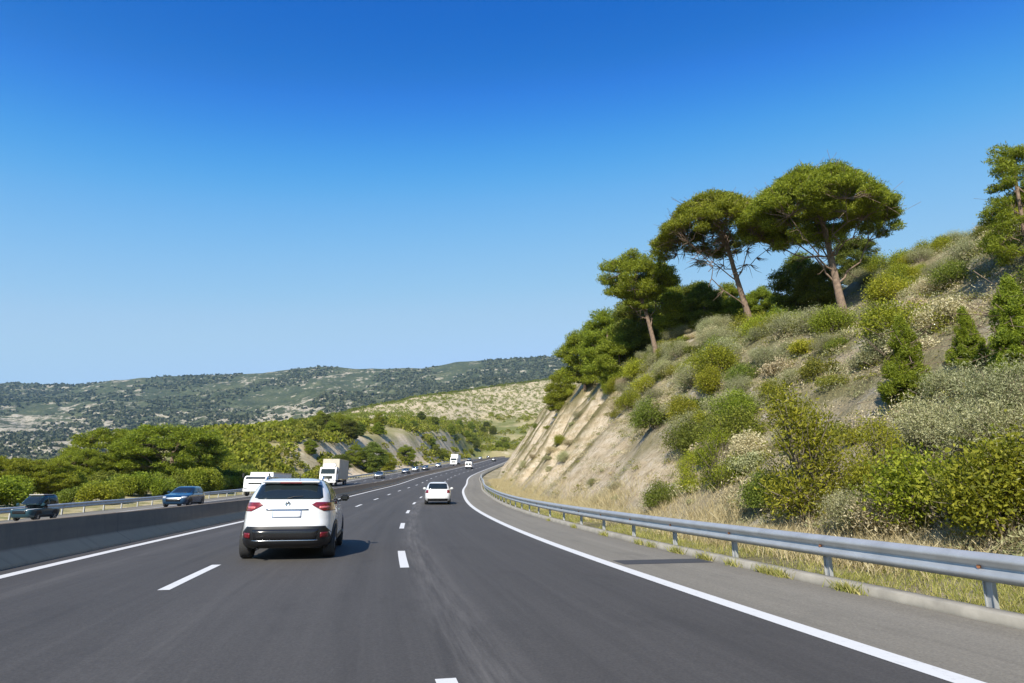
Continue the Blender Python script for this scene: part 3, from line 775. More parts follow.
# shrubs one can pick out, by where they stand on the slope
big = [
 (BROOM[0], 806, 520, 1.6, 'tall yellow green broom bush behind the rail, standing in dry grass'),
 (BROOM[1], 888, 500, .95, 'dense green broom bush filling the gap right of the tallest roadside broom'),
 (GREEN[0], 955, 528, 1.25, 'big leafy bright green bush low behind the rail, left of the right edge'),
 (GREEN[1], 1010, 535, 1.25, 'bright green bush cut off by the right edge of the view behind the rail'),
 (DARK[0], 911, 403, .95, 'dark green conical young conifer, largest of those on the pale rocky slope'),
 (DARK[1], 972, 372, .66, 'small conical young conifer on bare rock, the middle of three up the right side'),
 (DARK[0], 1024, 380, .95, 'conical young conifer on bare rock at the right edge'),
 (BROOM[2], 722, 488, 1.0, 'green broom bush at the foot of the slope, right of the pale rock face'),
 (BROOM[0], 690, 492, .72, 'rounded green bush just right of the lowest pale rock face'),
 (GREEN[2], 740, 425, 1.0, 'green shrub halfway up the slope above the roadside broom'),
 (OLIVE[0], 935, 450, 1.15, 'wide grey green bush in the middle of the slope above the bright bushes'),
 (OLIVE[1], 1000, 455, 1.15, 'grey green bush high behind the bright bushes at the right edge'),
 (OLIVE[2], 860, 535, .9, 'pale silvery bush among the dry grass between two green brooms'),
 (DRY[0], 880, 538, .95, 'straw coloured dry bush right behind the rail, in front of the dense broom'),
 (GREEN[0], 830, 300, .9, 'green bush beside the foot of the tallest umbrella pine'),
 (OLIVE[0], 725, 365, 1.4, 'pale grey green bush standing below the thin umbrella pine'),
 (GREEN[1], 905, 285, 1.1, 'green bush on the upper slope, right of the tallest umbrella pine'),
 (DARK[1], 950, 228, .75, 'small conifer on the skyline of the ridge at upper right'),
]
placed = []; BAND = [q for q in (hit(x_, y_) for x_, y_ in ((860, 398), (890, 385), (920, 375), (950, 362), (980, 350), (1010, 338))) if q is not None]
for (ms, px, py, sc, lab) in big:
    p = hit(px, py)
    if p is None: print('no hit', lab); continue
    plant('young_conifer' if ms in DARK else 'shrub', ms, p-np.array([0, 0, .05]), random.uniform(0, 6.28), sc, lab, 'conifer' if ms in DARK else 'shrub', 'young conifers on the right hand slope' if ms in DARK else 'shrubs on the right hand slope'); placed.append((p[0], p[1], sc*(2.3 if ms in DARK else 1.2)))

# countless-looking but still single shrubs: scattered, denser where the slope is green
kinds = [(GREEN+[shrub('g', 10000, 1.3, 1.5, .075, 'darkpine', 216, .45, .5, 13)], 'shrub', 'leafy green shrub among many on the right hand slope', 'green shrubs scattered over the right hand slope'),
         (OLIVE, 'shrub', 'grey green shrub among many on the right hand slope', 'grey green shrubs scattered over the right hand slope'),
         (DRY, 'dry_shrub', 'straw coloured dry shrub among many on the right hand slope', 'dry shrubs scattered over the right hand slope'),
         (LOW, 'low_shrub', 'knee high scrubby shrub among many on the right hand slope', 'low shrubs scattered over the right hand slope')]
rg = np.random.default_rng(77)
cnt = 0; tries = 0
nk = {}
while cnt < 540 and tries < 14000:
    tries += 1
    band = cnt < 150
    if band: s = rg.uniform(25, 72); o = TOE+float(rock_top(s))+9*rg.uniform()+.2
    else:
        s = rg.uniform(4, 125); o = TOE+.6+30*rg.uniform()**1.15
        if rg.uniform() > (1.1-s/130): continue
    dens = float(fbm(s*.09, o*.11, 3, 91))
    onrock = s > 24 and o-TOE < float(rock_top(s))-.3
    if onrock and (abs((s*.9+(o-TOE)*.28)/7.5 % 1-.5) < .36 or rg.uniform() > .8): continue
    if not band and dens < rg.uniform(-.8, .15): continue
    w = pt(s, o); z = float(hill_z(s, o))
    if any((w[0]-a)**2+(w[1]-b)**2 < (c*(.42 if band else .5 if 34 < s < 90 else .66))**2 for a, b, c in placed): continue
    if any((w[0]-q[0])**2+(w[1]-q[1])**2 < 3.0 for q in BAND) and rg.uniform() < .85: continue
    k = rg.choice(4, p=[.16, .34, .06, .44] if band else [.26, .26, .10, .38] if not onrock else [.2, .2, .2, .4])
    pool, nm, lab, grp = kinds[k]
    if nk.get(nm, 0) >= (265 if nm == 'shrub' else 285): continue
    nk[nm] = nk.get(nm, 0)+1
    sc = rg.uniform(.55, 1.15)*(1.15 if k < 3 else 1.1)*(.7 if onrock else 1)
    plant(nm, pool[int(rg.integers(len(pool)))], (w[0], w[1], z-.08), rg.uniform(0, 6.28), sc, lab, 'shrub', grp)
    placed.append((w[0], w[1], sc*.9)); cnt += 1
print('shrubs', cnt, nk)

# --- grass and ground cover (nobody could count it)
def blades(P, hgt, wid, rg, lean=.35):
    n = len(P); a = rg.uniform(0, 6.28, n); hh = hgt*rg.uniform(.5, 1.3, n)
    d = np.stack([np.cos(a), np.sin(a), 0*a], -1); ln = rg.normal(size=(n, 3))*lean; ln[:, 2] = 0
    b0 = P-d*(wid*.5); b1 = P+d*(wid*.5); up = np.array([0, 0, 1.])
    m0 = P+up*(hh*.55)[:, None]+ln*(hh*.46)[:, None]; tp = P+up*hh[:, None]+ln*(hh*.9)[:, None]
    V = np.stack([b0, b1, m0+d*wid*.35, tp], 1).reshape(-1, 3)
    return V, np.arange(4*n).reshape(-1, 4)
def on_hill(s, o, sink=.03):
    P = pt(s, o); P[:, 2] = hill_z(s, o)-sink; return P
rg = np.random.default_rng(5)
n = 150000
s = 3+117*rg.uniform(0, 1, n)**2.2; o = TOE+rg.normal(-.75, .85, n)
keep = (o > K0+1.5) & (fbm(s*.4, o*.4, 3, 95)+rg.uniform(-.3, .3, n) > -.08)
V, Q = blades(on_hill(s[keep], o[keep]), .42, .014, rg, .45)
tag(link('dry_grass', np_mesh('dry_grass', V, Q, mats=[M['straw']])), 'tall straw coloured grass along the foot of the slope', None, None, 'stuff')
n = 150000
s = 3+90*rg.uniform(0, 1, n)**2.2; o = K0+.32+3.6*rg.uniform(0, 1, n)**1.2
keep = (fbm(s*.6, o*.9, 3, 97)+rg.uniform(-.6, .6, n) > -.05)
PG = on_hill(s[keep], o[keep])
for c_s in (8.9, 9.3, 10.4, 11.5, 12.9, 14.4, 15.2, 18.3, 22.0, 7.2, 26.5):   # weeds in the joint of the kerb
    k_ = int(rg.integers(60, 220)); PG = np.concatenate([PG, pt(c_s+rg.normal(0, .16, k_), K0-.02+rg.normal(0, .035, k_), 0.0)])
V, Q = blades(PG, .14, .014, rg, .6)
tag(link('verge_grass', np_mesh('verge_grass', V, Q, mats=[M['grass']])), 'short green and yellow grass under the right hand guard rail', None, None, 'stuff')
# low growth all over the slope
n = 13500
s = 3+125*rg.uniform(0, 1, n)**1.25; o = TOE+.3+34*rg.uniform(0, 1, n)
onr = (s > 24) & (o-TOE < rock_top(s)-.4)
keep = (~onr | ((rg.uniform(0, 1, n) < .5) & (np.abs((s*.9+(o-TOE)*.28)/7.5 % 1-.5) > .33)) | (rg.uniform(0, 1, n) < .05)) & (fbm(s*.12, o*.14, 3, 99)+rg.uniform(-.5, .5, n) > -.22)
base = on_hill(s[keep], o[keep], 0); m_ = 105
nb = np.min([np.hypot(base[:, 0]-q[0], base[:, 1]-q[1]) for q in BAND], 0); base = base[(nb > 1.6) | (rg.uniform(0, 1, len(base)) < .2)]
rad = rg.uniform(.3, 1.0, len(base))*np.where(rg.uniform(0, 1, len(base)) < .3, .6, 1)
for nm, sel, mt, lab in (('ground_cover', 0, 'scrub', 'low green growth over the right hand slope'), ('ground_cover', 1, 'olive', 'low grey growth over the right hand slope'), ('ground_cover', 2, 'drybush', 'dry tufts over the right hand slope')):
    idx = np.arange(len(base)) % 3 == sel
    b_ = np.repeat(base[idx], m_, 0); r_ = np.repeat(rad[idx], m_)
    q = ball(len(b_), rg, .1); q[:, 2] = np.abs(q[:, 2])*.72
    V, Q = leaves(b_+q*r_[:, None], .095, .28, 300+sel, .5, q*.5)
    tag(link(nm, np_mesh(nm, V, Q, mats=[M[mt]])), lab, None, None, 'stuff')

# --- left: the big pines beyond the opposite carriageway
def wide_crown(Rx, Rz, zc, n, rg, r=(.8, 1.3)):
    out = []
    for v in ball(n, rg, .45):
        z = v[2] if v[2] > 0 else v[2]*.8
        rx = rg.uniform(*r); out.append((v[0]*Rx, v[1]*Rx, zc+z*Rz, rx, rx*.7))
    return out
def land_at(px, Yd):
    x = ray(px, 480)[0]*Yd; return np.array([x, Yd, float(land_z(np.array([x]), np.array([Yd]))[0])])
STONE = []
for k in range(3):
    rg = np.random.default_rng(140+k)
    STONE.append(make_tree('p', wide_crown(4.6, 3.6, 4.3, 210, rg, (.55, .95)), 8, 4.6, (.2, 0), .3, 80+k, leaf=.27, aspect=.28, per=330, mat='pine', fork=.25, sub=1))
G_L = 'pines beyond the opposite carriageway'
for (k, px, Yd, sc, sxy, rz, lab) in [
 (0, 168, 82, 1.02, 1.32, 0., 'largest round pine beyond the opposite carriageway, behind the blue car'),
 (1, 108, 84, .92, 1.25, 1.0, 'round pine merging into the left side of the largest pine across the road'),
 (2, 80, 78, .58, 1.1, 2.0, 'lower round pine at the left foot of the big pine group across the road'),
 (1, 48, 62, .47, 1.2, 2.6, 'dark spreading pine right above the teal buggy'),
 (2, 8, 60, .48, 1.2, .4, 'dark spreading pine at the left edge across the road'),
 (0, -32, 66, .55, 1.1, 1.4, 'pine just out of the left edge across the road')]:
    p = land_at(px, Yd); plant('stone_pine', STONE[k], p-np.array([0, 0, .25]), rz, sc, lab, 'pine tree', G_L, sxy)

# scrub and small trees on the land ahead
def far_bush(n, Rx, H, leaf, mat, seed, lobes=6):
    rg = np.random.default_rng(seed); Cc = []; bd = []
    for k in range(lobes):
        a = rg.uniform(0, 6.28); f = math.sqrt(rg.uniform(0, 1))*.6
        c = np.array([Rx*f*math.cos(a), Rx*f*math.sin(a), H*rg.uniform(.35, .72)]); rr_ = Rx*rg.uniform(.38, .55)
        b = ball(n//lobes, rg, .3)*np.array([rr_, rr_, H*.33]); q = c+b; q[:, 2] = np.maximum(q[:, 2], 0)
        Cc.append(q); bd.append(b/rr_+np.array([0, 0, .4]))
    V, Q = leaves(np.concatenate(Cc), leaf, .6, seed, 0, np.concatenate(bd)*.8)
    return np_mesh('far_bush', V, Q, mats=[M[mat]])
FARB = [far_bush(1500, 2.0, 2.6, .32, ('scrub', 'darkpine', 'scrub', 'pine')[k % 4], 400+k) for k in range(6)]
rg = np.random.default_rng(88)
G_S = 'bushes on the scrubland beyond the opposite carriageway'
G_H = 'bushes dotted over the pale hill ahead'
def scatter_land(n, rlo, rhi, tlo, thi, umin=6):
    r = rg.uniform(rlo, rhi, n); D = np.interp(r, E_r, D_v); yb = np.interp(r, RB, YB)
    t = rg.uniform(tlo, thi, n); Y = yb+t*(D-yb); X = r*Y
    s, o = s_off(X, Y); u = -o-17
    k = (u > umin) | (s > 413)
    return X[k], Y[k], land_z(X[k], Y[k]), t[k], s[k], u[k]
parts_ = [scatter_land(3400, -.47, .1, .01, .95, 3.5), scatter_land(1500, -.17, .08, .0, .45, 1.5)]
X, Y, Z, t, s, u = [np.concatenate(q) for q in zip(*parts_)]
tmax = np.interp(X/Y, [-.47, -.40, -.30, -.20, -.14, .1], [.66, .60, .50, .44, .36, .32])
k = t < tmax+rg.uniform(-.06, .06, len(t)); X, Y, Z, t, s, u = [q[k] for q in (X, Y, Z, t, s, u)]
oncut = (s > 125) & (u < 10)
k = (~oncut | (rg.uniform(0, 1, len(X)) < .55)) & (fbm(X*.022, Y*.022, 3, 58)+rg.uniform(-.25, .25, len(X)) > -.42)
X, Y, Z = X[k], Y[k], Z[k]
s2 = rg.uniform(22, 112, 105); u2 = 4.0+12*rg.uniform(0, 1, 105); P2 = pt(s2, -16.2-u2)
X = np.concatenate([X, P2[:, 0]]); Y = np.concatenate([Y, P2[:, 1]]); Z = np.concatenate([Z, land_z(P2[:, 0], P2[:, 1])])
order = np.argsort(Y); 
def bush_at(m, x, y, z, sc, lab, grp):
    o = link('bush', m); o.location = (x, y, z-.2); o.rotation_euler = (0, 0, rg.uniform(0, 6.28)); o.scale = (sc, sc, sc*rg.uniform(.8, 1.15))
    tag(o, lab, 'bush', grp)
NEARB = [far_bush(5200, 2.0, 2.6, .17, 'darkpine' if k < 2 else 'pine', 420+k, 12) for k in range(3)]
for j in order[:155]:
    bush_at((NEARB if Y[j] < 125 else FARB)[int(rg.integers(3 if Y[j] < 125 else 6))], X[j], Y[j], Z[j], rg.uniform(.5, 1.15), 'round green bush among many on the scrubland left of the motorway', G_S)
def stuff_bushes(name, idx, X, Y, Z, szlo, szhi, mat, lab, seed, m_=110, leaf=.45):
    n = len(idx); rad = rg.uniform(szlo, szhi, n)
    base = np.stack([X[idx], Y[idx], Z[idx]], -1); b_ = np.repeat(base, m_, 0); r_ = np.repeat(rad, m_)
    q = ball(len(b_), rg, .5); q[:, 2] = np.abs(q[:, 2])*1.0
    V, Q = leaves(b_+q*r_[:, None], np.clip(r_*.42, .3, 1.2)*(leaf/.6), .7, seed, .3, q*.8)
    tag(link(name, np_mesh(name, V, Q, mats=[M[mat]])), lab, None, None, 'stuff')
rest = order[155:]
stuff_bushes('scrub', rest[::2], X, Y, Z, 1.2, 2.6, 'scrub', 'dense green scrub on the land left of the motorway', 500)
stuff_bushes('scrub', rest[1::2], X, Y, Z, 1.2, 2.8, 'pine', 'dense darker scrub on the land left of the motorway', 501)
# bushes dotted over the pale hill
X, Y, Z, t, s, u = scatter_land(5200, -.47, .12, .32, 1.0, 8)
k = rg.uniform(0, 1, len(X)) < Y*(np.interp(X/Y, E_r, D_v)-np.interp(X/Y, RB, YB))/300000
X, Y, Z = X[k], Y[k], Z[k]
order = np.argsort(Y)
for j in order[:140]:
    bush_at(FARB[int(rg.integers(6))], X[j], Y[j], Z[j], rg.uniform(.5, 1.05), 'small round bush among many dotted over the pale hill ahead', G_H)
stuff_bushes('scrub', order[140:], X, Y, Z, .7, 2.2, 'darkpine', 'scattered bushes high on the pale hill ahead', 502, 50)
# wood along the ridge of that hill
r = .12-.59*np.sort(rg.uniform(0, 1, 900)**1.6); D = np.interp(r, E_r, D_v); Y = D+rg.uniform(-10, 14, 900)-rg.exponential(5, 900); X = r*Y
stuff_bushes('wood', np.arange(900), X, Y, land_z(X, Y), 1.2, 2.8, 'darkpine', 'strip of dark wood along the ridge of the pale hill', 503, 60)
# the mountain's own scrub
n = 25000
r = rg.uniform(-1.1, .22, n); Y = 650+1980*rg.uniform(0, 1, n)**.8; X = r*Y
k = (fbm(X*.005, Y*.0028, 4, 77)+rg.uniform(-.16, .16, n)) > -.03
X, Y = X[k], Y[k]; Z = mount_z(X, Y)
stuff_bushes('mountain_wood', np.arange(len(X)), X, Y, Z, 2.6, 6.0, 'far_wood', 'dark scrub and woods over the far mountain', 504, 9, leaf=4)
# taller trees standing out of the scrub
r = rg.uniform(-.34, 0, 46); D = np.interp(r, E_r, D_v); yb = np.interp(r, RB, YB); Y = yb+rg.uniform(.03, .30, 46)*(D-yb); X = r*Y
zz_ = land_z(X, Y)
for j in range(46):
    plant('scrubland_tree', BUSHY[int(rg.integers(4))], (X[j], Y[j], zz_[j]-.3), rg.uniform(0, 6.28), rg.uniform(.55, 1.05), 'bushy tree standing out of the scrub left of the motorway ahead', 'tree', 'trees standing out of the scrub ahead', 1.15)
# named trees beside the road ahead
for (k, px, Yd, sc, lab) in [(1, 372, 178, .95, 'big round tree left of the first ochre cutting ahead'), (3, 340, 150, .62, 'tree above the oncoming lorry on the scrubland'), (0, 388, 195, .62, 'smaller round tree at the edge of the ochre cutting ahead')]:
    p = land_at(px, Yd); plant('roadside_tree', BUSHY[k], p, .4*k, sc*1.35, lab, 'tree', None, 1.1)

# ------------------------------------------------------------------ vehicles
def smooth_interp(ctrl):
    ctrl = sorted(ctrl); z = np.array([c[0] for c in ctrl], float); v = np.array([c[1] for c in ctrl], float)
    d = np.gradient(v, z)
    # monotone-ish hermite
    sl = np.diff(v)/np.diff(z); m = np.zeros_like(v)
    m[1:-1] = np.where(sl[:-1]*sl[1:] > 0, 2*sl[:-1]*sl[1:]/(sl[:-1]+sl[1:]+1e-9), 0); m[0] = sl[0]; m[-1] = sl[-1]
    def f(x):
        x = np.clip(np.asarray(x, float), z[0], z[-1]); i = np.clip(np.searchsorted(z, x)-1, 0, len(z)-2)
        hh = z[i+1]-z[i]; t = (x-z[i])/hh
        return (2*t**3-3*t**2+1)*v[i]+(t**3-2*t**2+t)*hh*m[i]+(-2*t**3+3*t**2)*v[i+1]+(t**3-t**2)*hh*m[i+1]
    return f

class CarShape:
    """a car body given by its half width, rear end and front end at each height (x right, y forward)"""
    def __init__(s, W, yr, yf, n=6.5):
        s.W, s.yr, s.yf, s.n = smooth_interp(W), smooth_interp(yr), smooth_interp(yf), n
        s.z0, s.z1 = W[0][0], W[-1][0]
    def body(s, name, mat, parent, z0=None, z1=None, grow=0.0, res=60, cap=True, m=110):
        za = s.z0 if z0 is None else z0; zb = s.z1 if z1 is None else z1
        t = np.linspace(0, 1, res); zz = za+(zb-za)*(1-(1-t)**1.5)
        ph = np.linspace(0, 2*np.pi, m, endpoint=False); V = []
        for z in zz:
            W = s.W(z)+grow; a = (s.yf(z)-s.yr(z))/2+grow; yc = (s.yf(z)+s.yr(z))/2
            cx, sy = np.cos(ph), np.sin(ph); e = 2/s.n
            V.append(np.stack([W*np.sign(cx)*np.abs(cx)**e, yc+a*np.sign(sy)*np.abs(sy)**e, np.full(m, z)], -1))
        V = np.concatenate(V); q = grid_quads(res, m, True)[:, ::-1]
        me = np_mesh(name, V, q, mats=[mat], smooth=True)
        if cap:
            bm = bmesh.new(); bm.from_mesh(me); bm.verts.ensure_lookup_table()
            f = bm.faces.new([bm.verts[i] for i in range(m)][::1]); g = bm.faces.new([bm.verts[(res-1)*m+i] for i in range(m)][::-1]); g.smooth = True
            bmesh.ops.recalc_face_normals(bm, faces=bm.faces); bm.to_mesh(me); bm.free()
        return link(name, me, parent)
    def end_y(s, x, z, rear=True, off=0.0):
        W = s.W(z); a = (s.yf(z)-s.yr(z))/2; yc = (s.yf(z)+s.yr(z))/2
        k = a*(1-np.clip(np.abs(x/W), 0, .999)**s.n)**(1/s.n)+off
        return yc-k if rear else yc+k
    def side_x(s, y, z, off=0.0):
        W = s.W(z); a = (s.yf(z)-s.yr(z))/2; yc = (s.yf(z)+s.yr(z))/2
        return W*(1-np.clip(np.abs((y-yc)/a), 0, .999)**s.n)**(1/s.n)+off
    def patch(s, name, mat, parent, face, z0, z1, lo, hi, off=.006, nu=18, nv=10, th=.02):
        """a panel lying on the body: lo(t), hi(t) bound it sideways at height fraction t"""
        V = []
        for t in np.linspace(0, 1, nv):
            z = z0+(z1-z0)*t
            for q in np.linspace(0, 1, nu):
                c = lo(t)+(hi(t)-lo(t))*q
                if face == 'rear': V.append((c, float(s.end_y(c, z, True, off)), z))
                elif face == 'front': V.append((c, float(s.end_y(c, z, False, off)), z))
                elif face == 'right': V.append((float(s.side_x(c, z, off)), c, z))
                else: V.append((-float(s.side_x(c, z, off)), c, z))
        q = grid_quads(nv, nu)
        if face in ('front', 'left'): q = q[:, ::-1]
        q = q[:, ::-1]
        V = np.array(V); nb = len(V)
        # give the panel a thickness towards the inside of the car
        ctr = np.array([0, 0, (z0+z1)/2]); 
        ax = {'rear': np.array([0, th, 0]), 'front': np.array([0, -th, 0]), 'right': np.array([-th, 0, 0]), 'left': np.array([th, 0, 0])}[face]
        V2 = np.concatenate([V, V+ax]); Q = [q, q[:, ::-1]+nb]
        rim = [i for i in range(nu)]+[k*nu+nu-1 for k in range(1, nv)]+[(nv-1)*nu+i for i in range(nu-2, -1, -1)]+[k*nu for k in range(nv-2, 0, -1)]
        Q.append(np.array([(rim[i], rim[(i+1) % len(rim)], rim[(i+1) % len(rim)]+nb, rim[i]+nb) for i in range(len(rim))]))
        me = np_mesh(name, V2, np.concatenate(Q), mats=[mat], smooth=False)
        bm = bmesh.new(); bm.from_mesh(me); bmesh.ops.recalc_face_normals(bm, faces=bm.faces)
        bm.to_mesh(me); bm.free()
        me.polygons.foreach_set('use_smooth', np.array([i < len(q) for i in range(len(me.polygons))]))
        return link(name, me, parent)

def box_mesh(name, boxes, mat, bevel=.02, seg=2):
    bm = bmesh.new()
    for b in boxes:
        (cx, cy, cz, sx, sy, sz) = b[:6]
        g = bmesh.ops.create_cube(bm, size=1, matrix=Matrix.Translation((cx, cy, cz)) @ Matrix.Diagonal((sx, sy, sz, 1)))
        if bevel:
            es = {e for v in g['verts'] for e in v.link_edges}
            bmesh.ops.bevel(bm, geom=list(es), offset=min(bevel, .3*min(sx, sy, sz)), segments=seg, affect='EDGES')
    me = bpy.data.meshes.new(name); bm.to_mesh(me); bm.free(); me.materials.append(mat); return me

def lathe_x(name, prof, mat, n=32):
    """profile of (x, r) turned about the x axis"""
    a = np.linspace(0, 2*np.pi, n, endpoint=False)
    V = np.concatenate([np.stack([np.full(n, x), r_*np.cos(a), r_*np.sin(a)], -1) for x, r_ in prof])
    return np_mesh(name, V, grid_quads(len(prof), n, True), mats=[mat], smooth=True)
WHEELS = {}
def wheel(parent, x, y, r_, w=.22, side=1):
    key = (round(r_, 3), round(w, 3), side)
    if key not in WHEELS:
        ty = lathe_x('tyre', [(-w/2, r_*.66), (-w/2, r_*.92), (-w*.40, r_*.985), (-w*.2, r_), (w*.2, r_), (w*.40, r_*.985), (w/2, r_*.92), (w/2, r_*.66)], M['tyre'])
        bm = bmesh.new()
        for k in range(5):
            mt = Matrix.Rotation(k*2*math.pi/5, 4, 'X') @ Matrix.Translation((side*w*.36, 0, r_*.34)) @ Matrix.Diagonal((.035, r_*.16, r_*.62, 1))
            bmesh.ops.create_cube(bm, size=1, matrix=mt)
        bmesh.ops.create_cone(bm, cap_ends=True, segments=18, radius1=r_*.16, radius2=r_*.13, depth=.05, matrix=Matrix.Translation((side*w*.38, 0, 0)) @ Matrix.Rotation(math.pi/2, 4, 'Y'))
        bmesh.ops.create_cone(bm, cap_ends=True, segments=28, radius1=r_*.66, radius2=r_*.66, depth=.02, matrix=Matrix.Translation((side*w*.12, 0, 0)) @ Matrix.Rotation(math.pi/2, 4, 'Y'))
        rm = bpy.data.meshes.new('rim'); bm.to_mesh(rm); bm.free(); rm.materials.append(M['rim'])
        hb = lathe_x('rim', [(side*w*.42, r_*.60), (side*w*.46, r_*.66), (side*w*.30, r_*.69)], M['rim'])
        WHEELS[key] = (ty, rm, hb)
    ty, rm, hb = WHEELS[key]
    t = link('wheel', ty, parent); t.location = (x, y, r_)
    link('rim', rm, t)
    return t

def mirror(parent, side, x, y, z, mat):
    me = box_mesh('mirror', [(side*.12, 0, .04, .20, .13, .15), (side*.01, .02, -.02, .08, .05, .05)], mat, .04, 3)
    o = link('mirror', me, parent); o.location = (side*x, y, z); return o

def car(name, loc, heading, paint, shape, label, group=None, detail=True, oncoming=False, near=False, cat='car'):
    """loc is the ground point below the middle of the rear (or of the car)"""
    rz = -heading+(math.pi if oncoming else 0)
    root = empty(name, tuple(loc), rz, label, cat, group)
    H, L, Wd, zb = shape['H'], shape['L'], shape['W']/2, shape['belt']
    h2 = L/2; g = .24 if near else .19
    rk_ = shape.get('rake', .34); hood = shape.get('hood', .30)*L
    W = [(g, Wd*.90), (.30, Wd*.965), (.55, Wd), (.80, Wd*.995), (zb-.06, Wd*.965), (zb+.03, Wd*.925), (zb+(H-zb)*.45, Wd*.83), (H-.13, Wd*.72), (H-.06, Wd*.64), (H-.02, Wd*.50), (H, Wd*.26)]
    yr = [(g, -h2+.14), (.34, -h2+.03), (.52, -h2), (.66, -h2+.02), (.80, -h2+.075), (zb, -h2+.12), (zb+.10, -h2+.16), (H-.16, -h2+rk_+.10), (H-.07, -h2+rk_+.17), (H-.02, -h2+rk_+.40), (H, -h2+rk_+.8)]
    yf = [(g, h2-.12), (.34, h2-.02), (.5, h2), (.68, h2-.05), (.80, h2-.20), (zb-.06, h2-hood*.55), (zb+.02, h2-hood-.05), (H-.15, h2-hood-.86), (H-.06, h2-hood-1.10), (H-.02, h2-hood-1.4), (H, h2-hood-1.7)]
    cs = CarShape(W, yr, yf, shape.get('n', 6.5))
    cs.body('body', paint, root, res=70 if near else 36, m=128 if near else 72)
    # lower cladding
    clad = M['black_plastic']
    gl = M['glass']
    zt = H-.10
    hw = Wd*.715; hw2 = Wd*.60
    def rnd(t, a, b, c=.12):   # window edge with rounded corners
        e = a+(b-a)*t; k = min(t, 1-t)/c
        return e-(.07*(1-min(1, k))**2)
    z0w, z1w = (1.17, 1.475) if near else (zb+.06, H-.10)
    cs.patch('rear_window', gl, root, 'rear', z0w, z1w, lambda t: -rnd(t, hw*1.02, hw2*1.08), lambda t: rnd(t, hw*1.02, hw2*1.08), .006, 24, 12)
    cs.patch('windscreen', gl, root, 'front', zb+.06, H-.10, lambda t: -rnd(t, hw*1.08, hw2*1.05), lambda t: rnd(t, hw*1.08, hw2*1.05), .006, 16, 10)
    yA = h2-hood-.22; yB = h2-hood-.98; yC = -h2+.42; yD = -h2+rk_+.42
    for f in ('right', 'left'):
        mid = (yA+yC)/2-.1
        cs.patch('side_window', gl, root, f, zb+.05, H-.13, lambda t: mid+.04, lambda t: yA+(yB-yA)*t, .004, 14, 8)
        cs.patch('side_window', gl, root, f, zb+.05, H-.13, lambda t: yC+(yD-yC)*t+.18*t*(1-t), lambda t: mid-.04, .004, 14, 8)
        if detail:
            cs.patch('sill', clad, root, f, .21, .36, lambda t: -h2+.75, lambda t: h2-.8, .012, 16, 4)
            cs.patch('door_handle', M['chrome'] if near else clad, root, f, zb-.14, zb-.11, lambda t: mid+.12, lambda t: mid+.32, .02, 5, 3)
            for wy in (-h2+.80, h2-.86):
                rr_ = shape['r']+.075
                cs.patch('wheel_arch', clad, root, f, .20, shape['r']+rr_, lambda t, wy=wy: wy-math.sqrt(max(.0004, rr_**2-(.20+(shape['r']+rr_-.20)*t-shape['r'])**2)), lambda t, wy=wy: wy+math.sqrt(max(.0004, rr_**2-(.20+(shape['r']+rr_-.20)*t-shape['r'])**2)), .008, 12, 16)
    # rear lamps
    for sd in (-1, 1):
        if near:
            tip = lambda t: Wd*(.50+.36*abs(t-.72)**1.1)
            lo = (lambda t: tip(t)) if sd > 0 else (lambda t: -Wd*.965)
            hi = (lambda t: Wd*.965) if sd > 0 else (lambda t: -tip(t))
            tl = cs.patch('tail_light', M['red_light'], root, 'rear', .94, 1.115, lo, hi, .012, 22, 12, .03)
            cs.patch('lamp_strip', M['pink_lens'], tl, 'rear', .985, 1.035, (lambda t, sd=sd: min(sd*Wd*.66, sd*Wd*.86)), (lambda t, sd=sd: max(sd*Wd*.66, sd*Wd*.86)), .016, 6, 3, .01)
            cs.patch('reflector', M['dark_red'], root, 'rear', .435, .535, lambda t, sd=sd: min(sd*.66, sd*.80), lambda t, sd=sd: max(sd*.66, sd*.80), .030, 6, 4, .02)
        else:
            cs.patch('tail_light', M['red_light'], root, 'rear', zb-.20, zb+.0, (lambda t, sd=sd: min(sd*Wd*.68, sd*Wd*.93)), (lambda t, sd=sd: max(sd*Wd*.68, sd*Wd*.93)), .01, 8, 6)
        cs.patch('headlight', M['clear_light'], root, 'front', .62, .76, (lambda t, sd=sd: min(sd*Wd*.58, sd*Wd*.92)), (lambda t, sd=sd: max(sd*Wd*.58, sd*Wd*.92)), .01, 8, 5)
        mirror(root, sd, Wd*.93, h2-hood-.55, zb+.06, M['gloss_black'] if near else paint)
    cs.patch('grille', M['gloss_black'], root, 'front', .40, .58, lambda t: -Wd*.55, lambda t: Wd*.55, .012, 10, 4)
    wr = shape['r']
    for sd in (-1, 1):
        for wy in (-h2+.80, h2-.86): wheel(root, sd*(Wd-.115), wy, wr, .23 if near else .2, sd)
    # underside
    link('underbody', box_mesh('underbody', [(0, 0, .27, Wd*1.5, L*.86, .10)], M['black_plastic'], .03), root)
    if near:
        bmpr = cs.patch('bumper', clad, root, 'rear', .25, .655, lambda t: -Wd*(.985-.02*t-.16*max(0, t-.55)/.45), lambda t: Wd*(.985-.02*t-.16*max(0, t-.55)/.45), .018, 30, 16, .05)
        cs.body('lower_cladding', clad, root, .242, .42, .010, 10, True, 128)
        cs.patch('bumper_strip', M['chrome'], bmpr, 'rear', .375, .395, lambda t: -.62, lambda t: .62, .028, 16, 3, .02)
        cs.patch('diffuser', M['gloss_black'], bmpr, 'rear', .40, .60, lambda t: -.58-.05*t, lambda t: .58+.05*t, .024, 16, 4, .02)
        pl = cs.patch('licence_plate', M['plate_edge'], root, 'rear', .815, .955, lambda t: -.275, lambda t: .275, .006, 10, 4, .02)
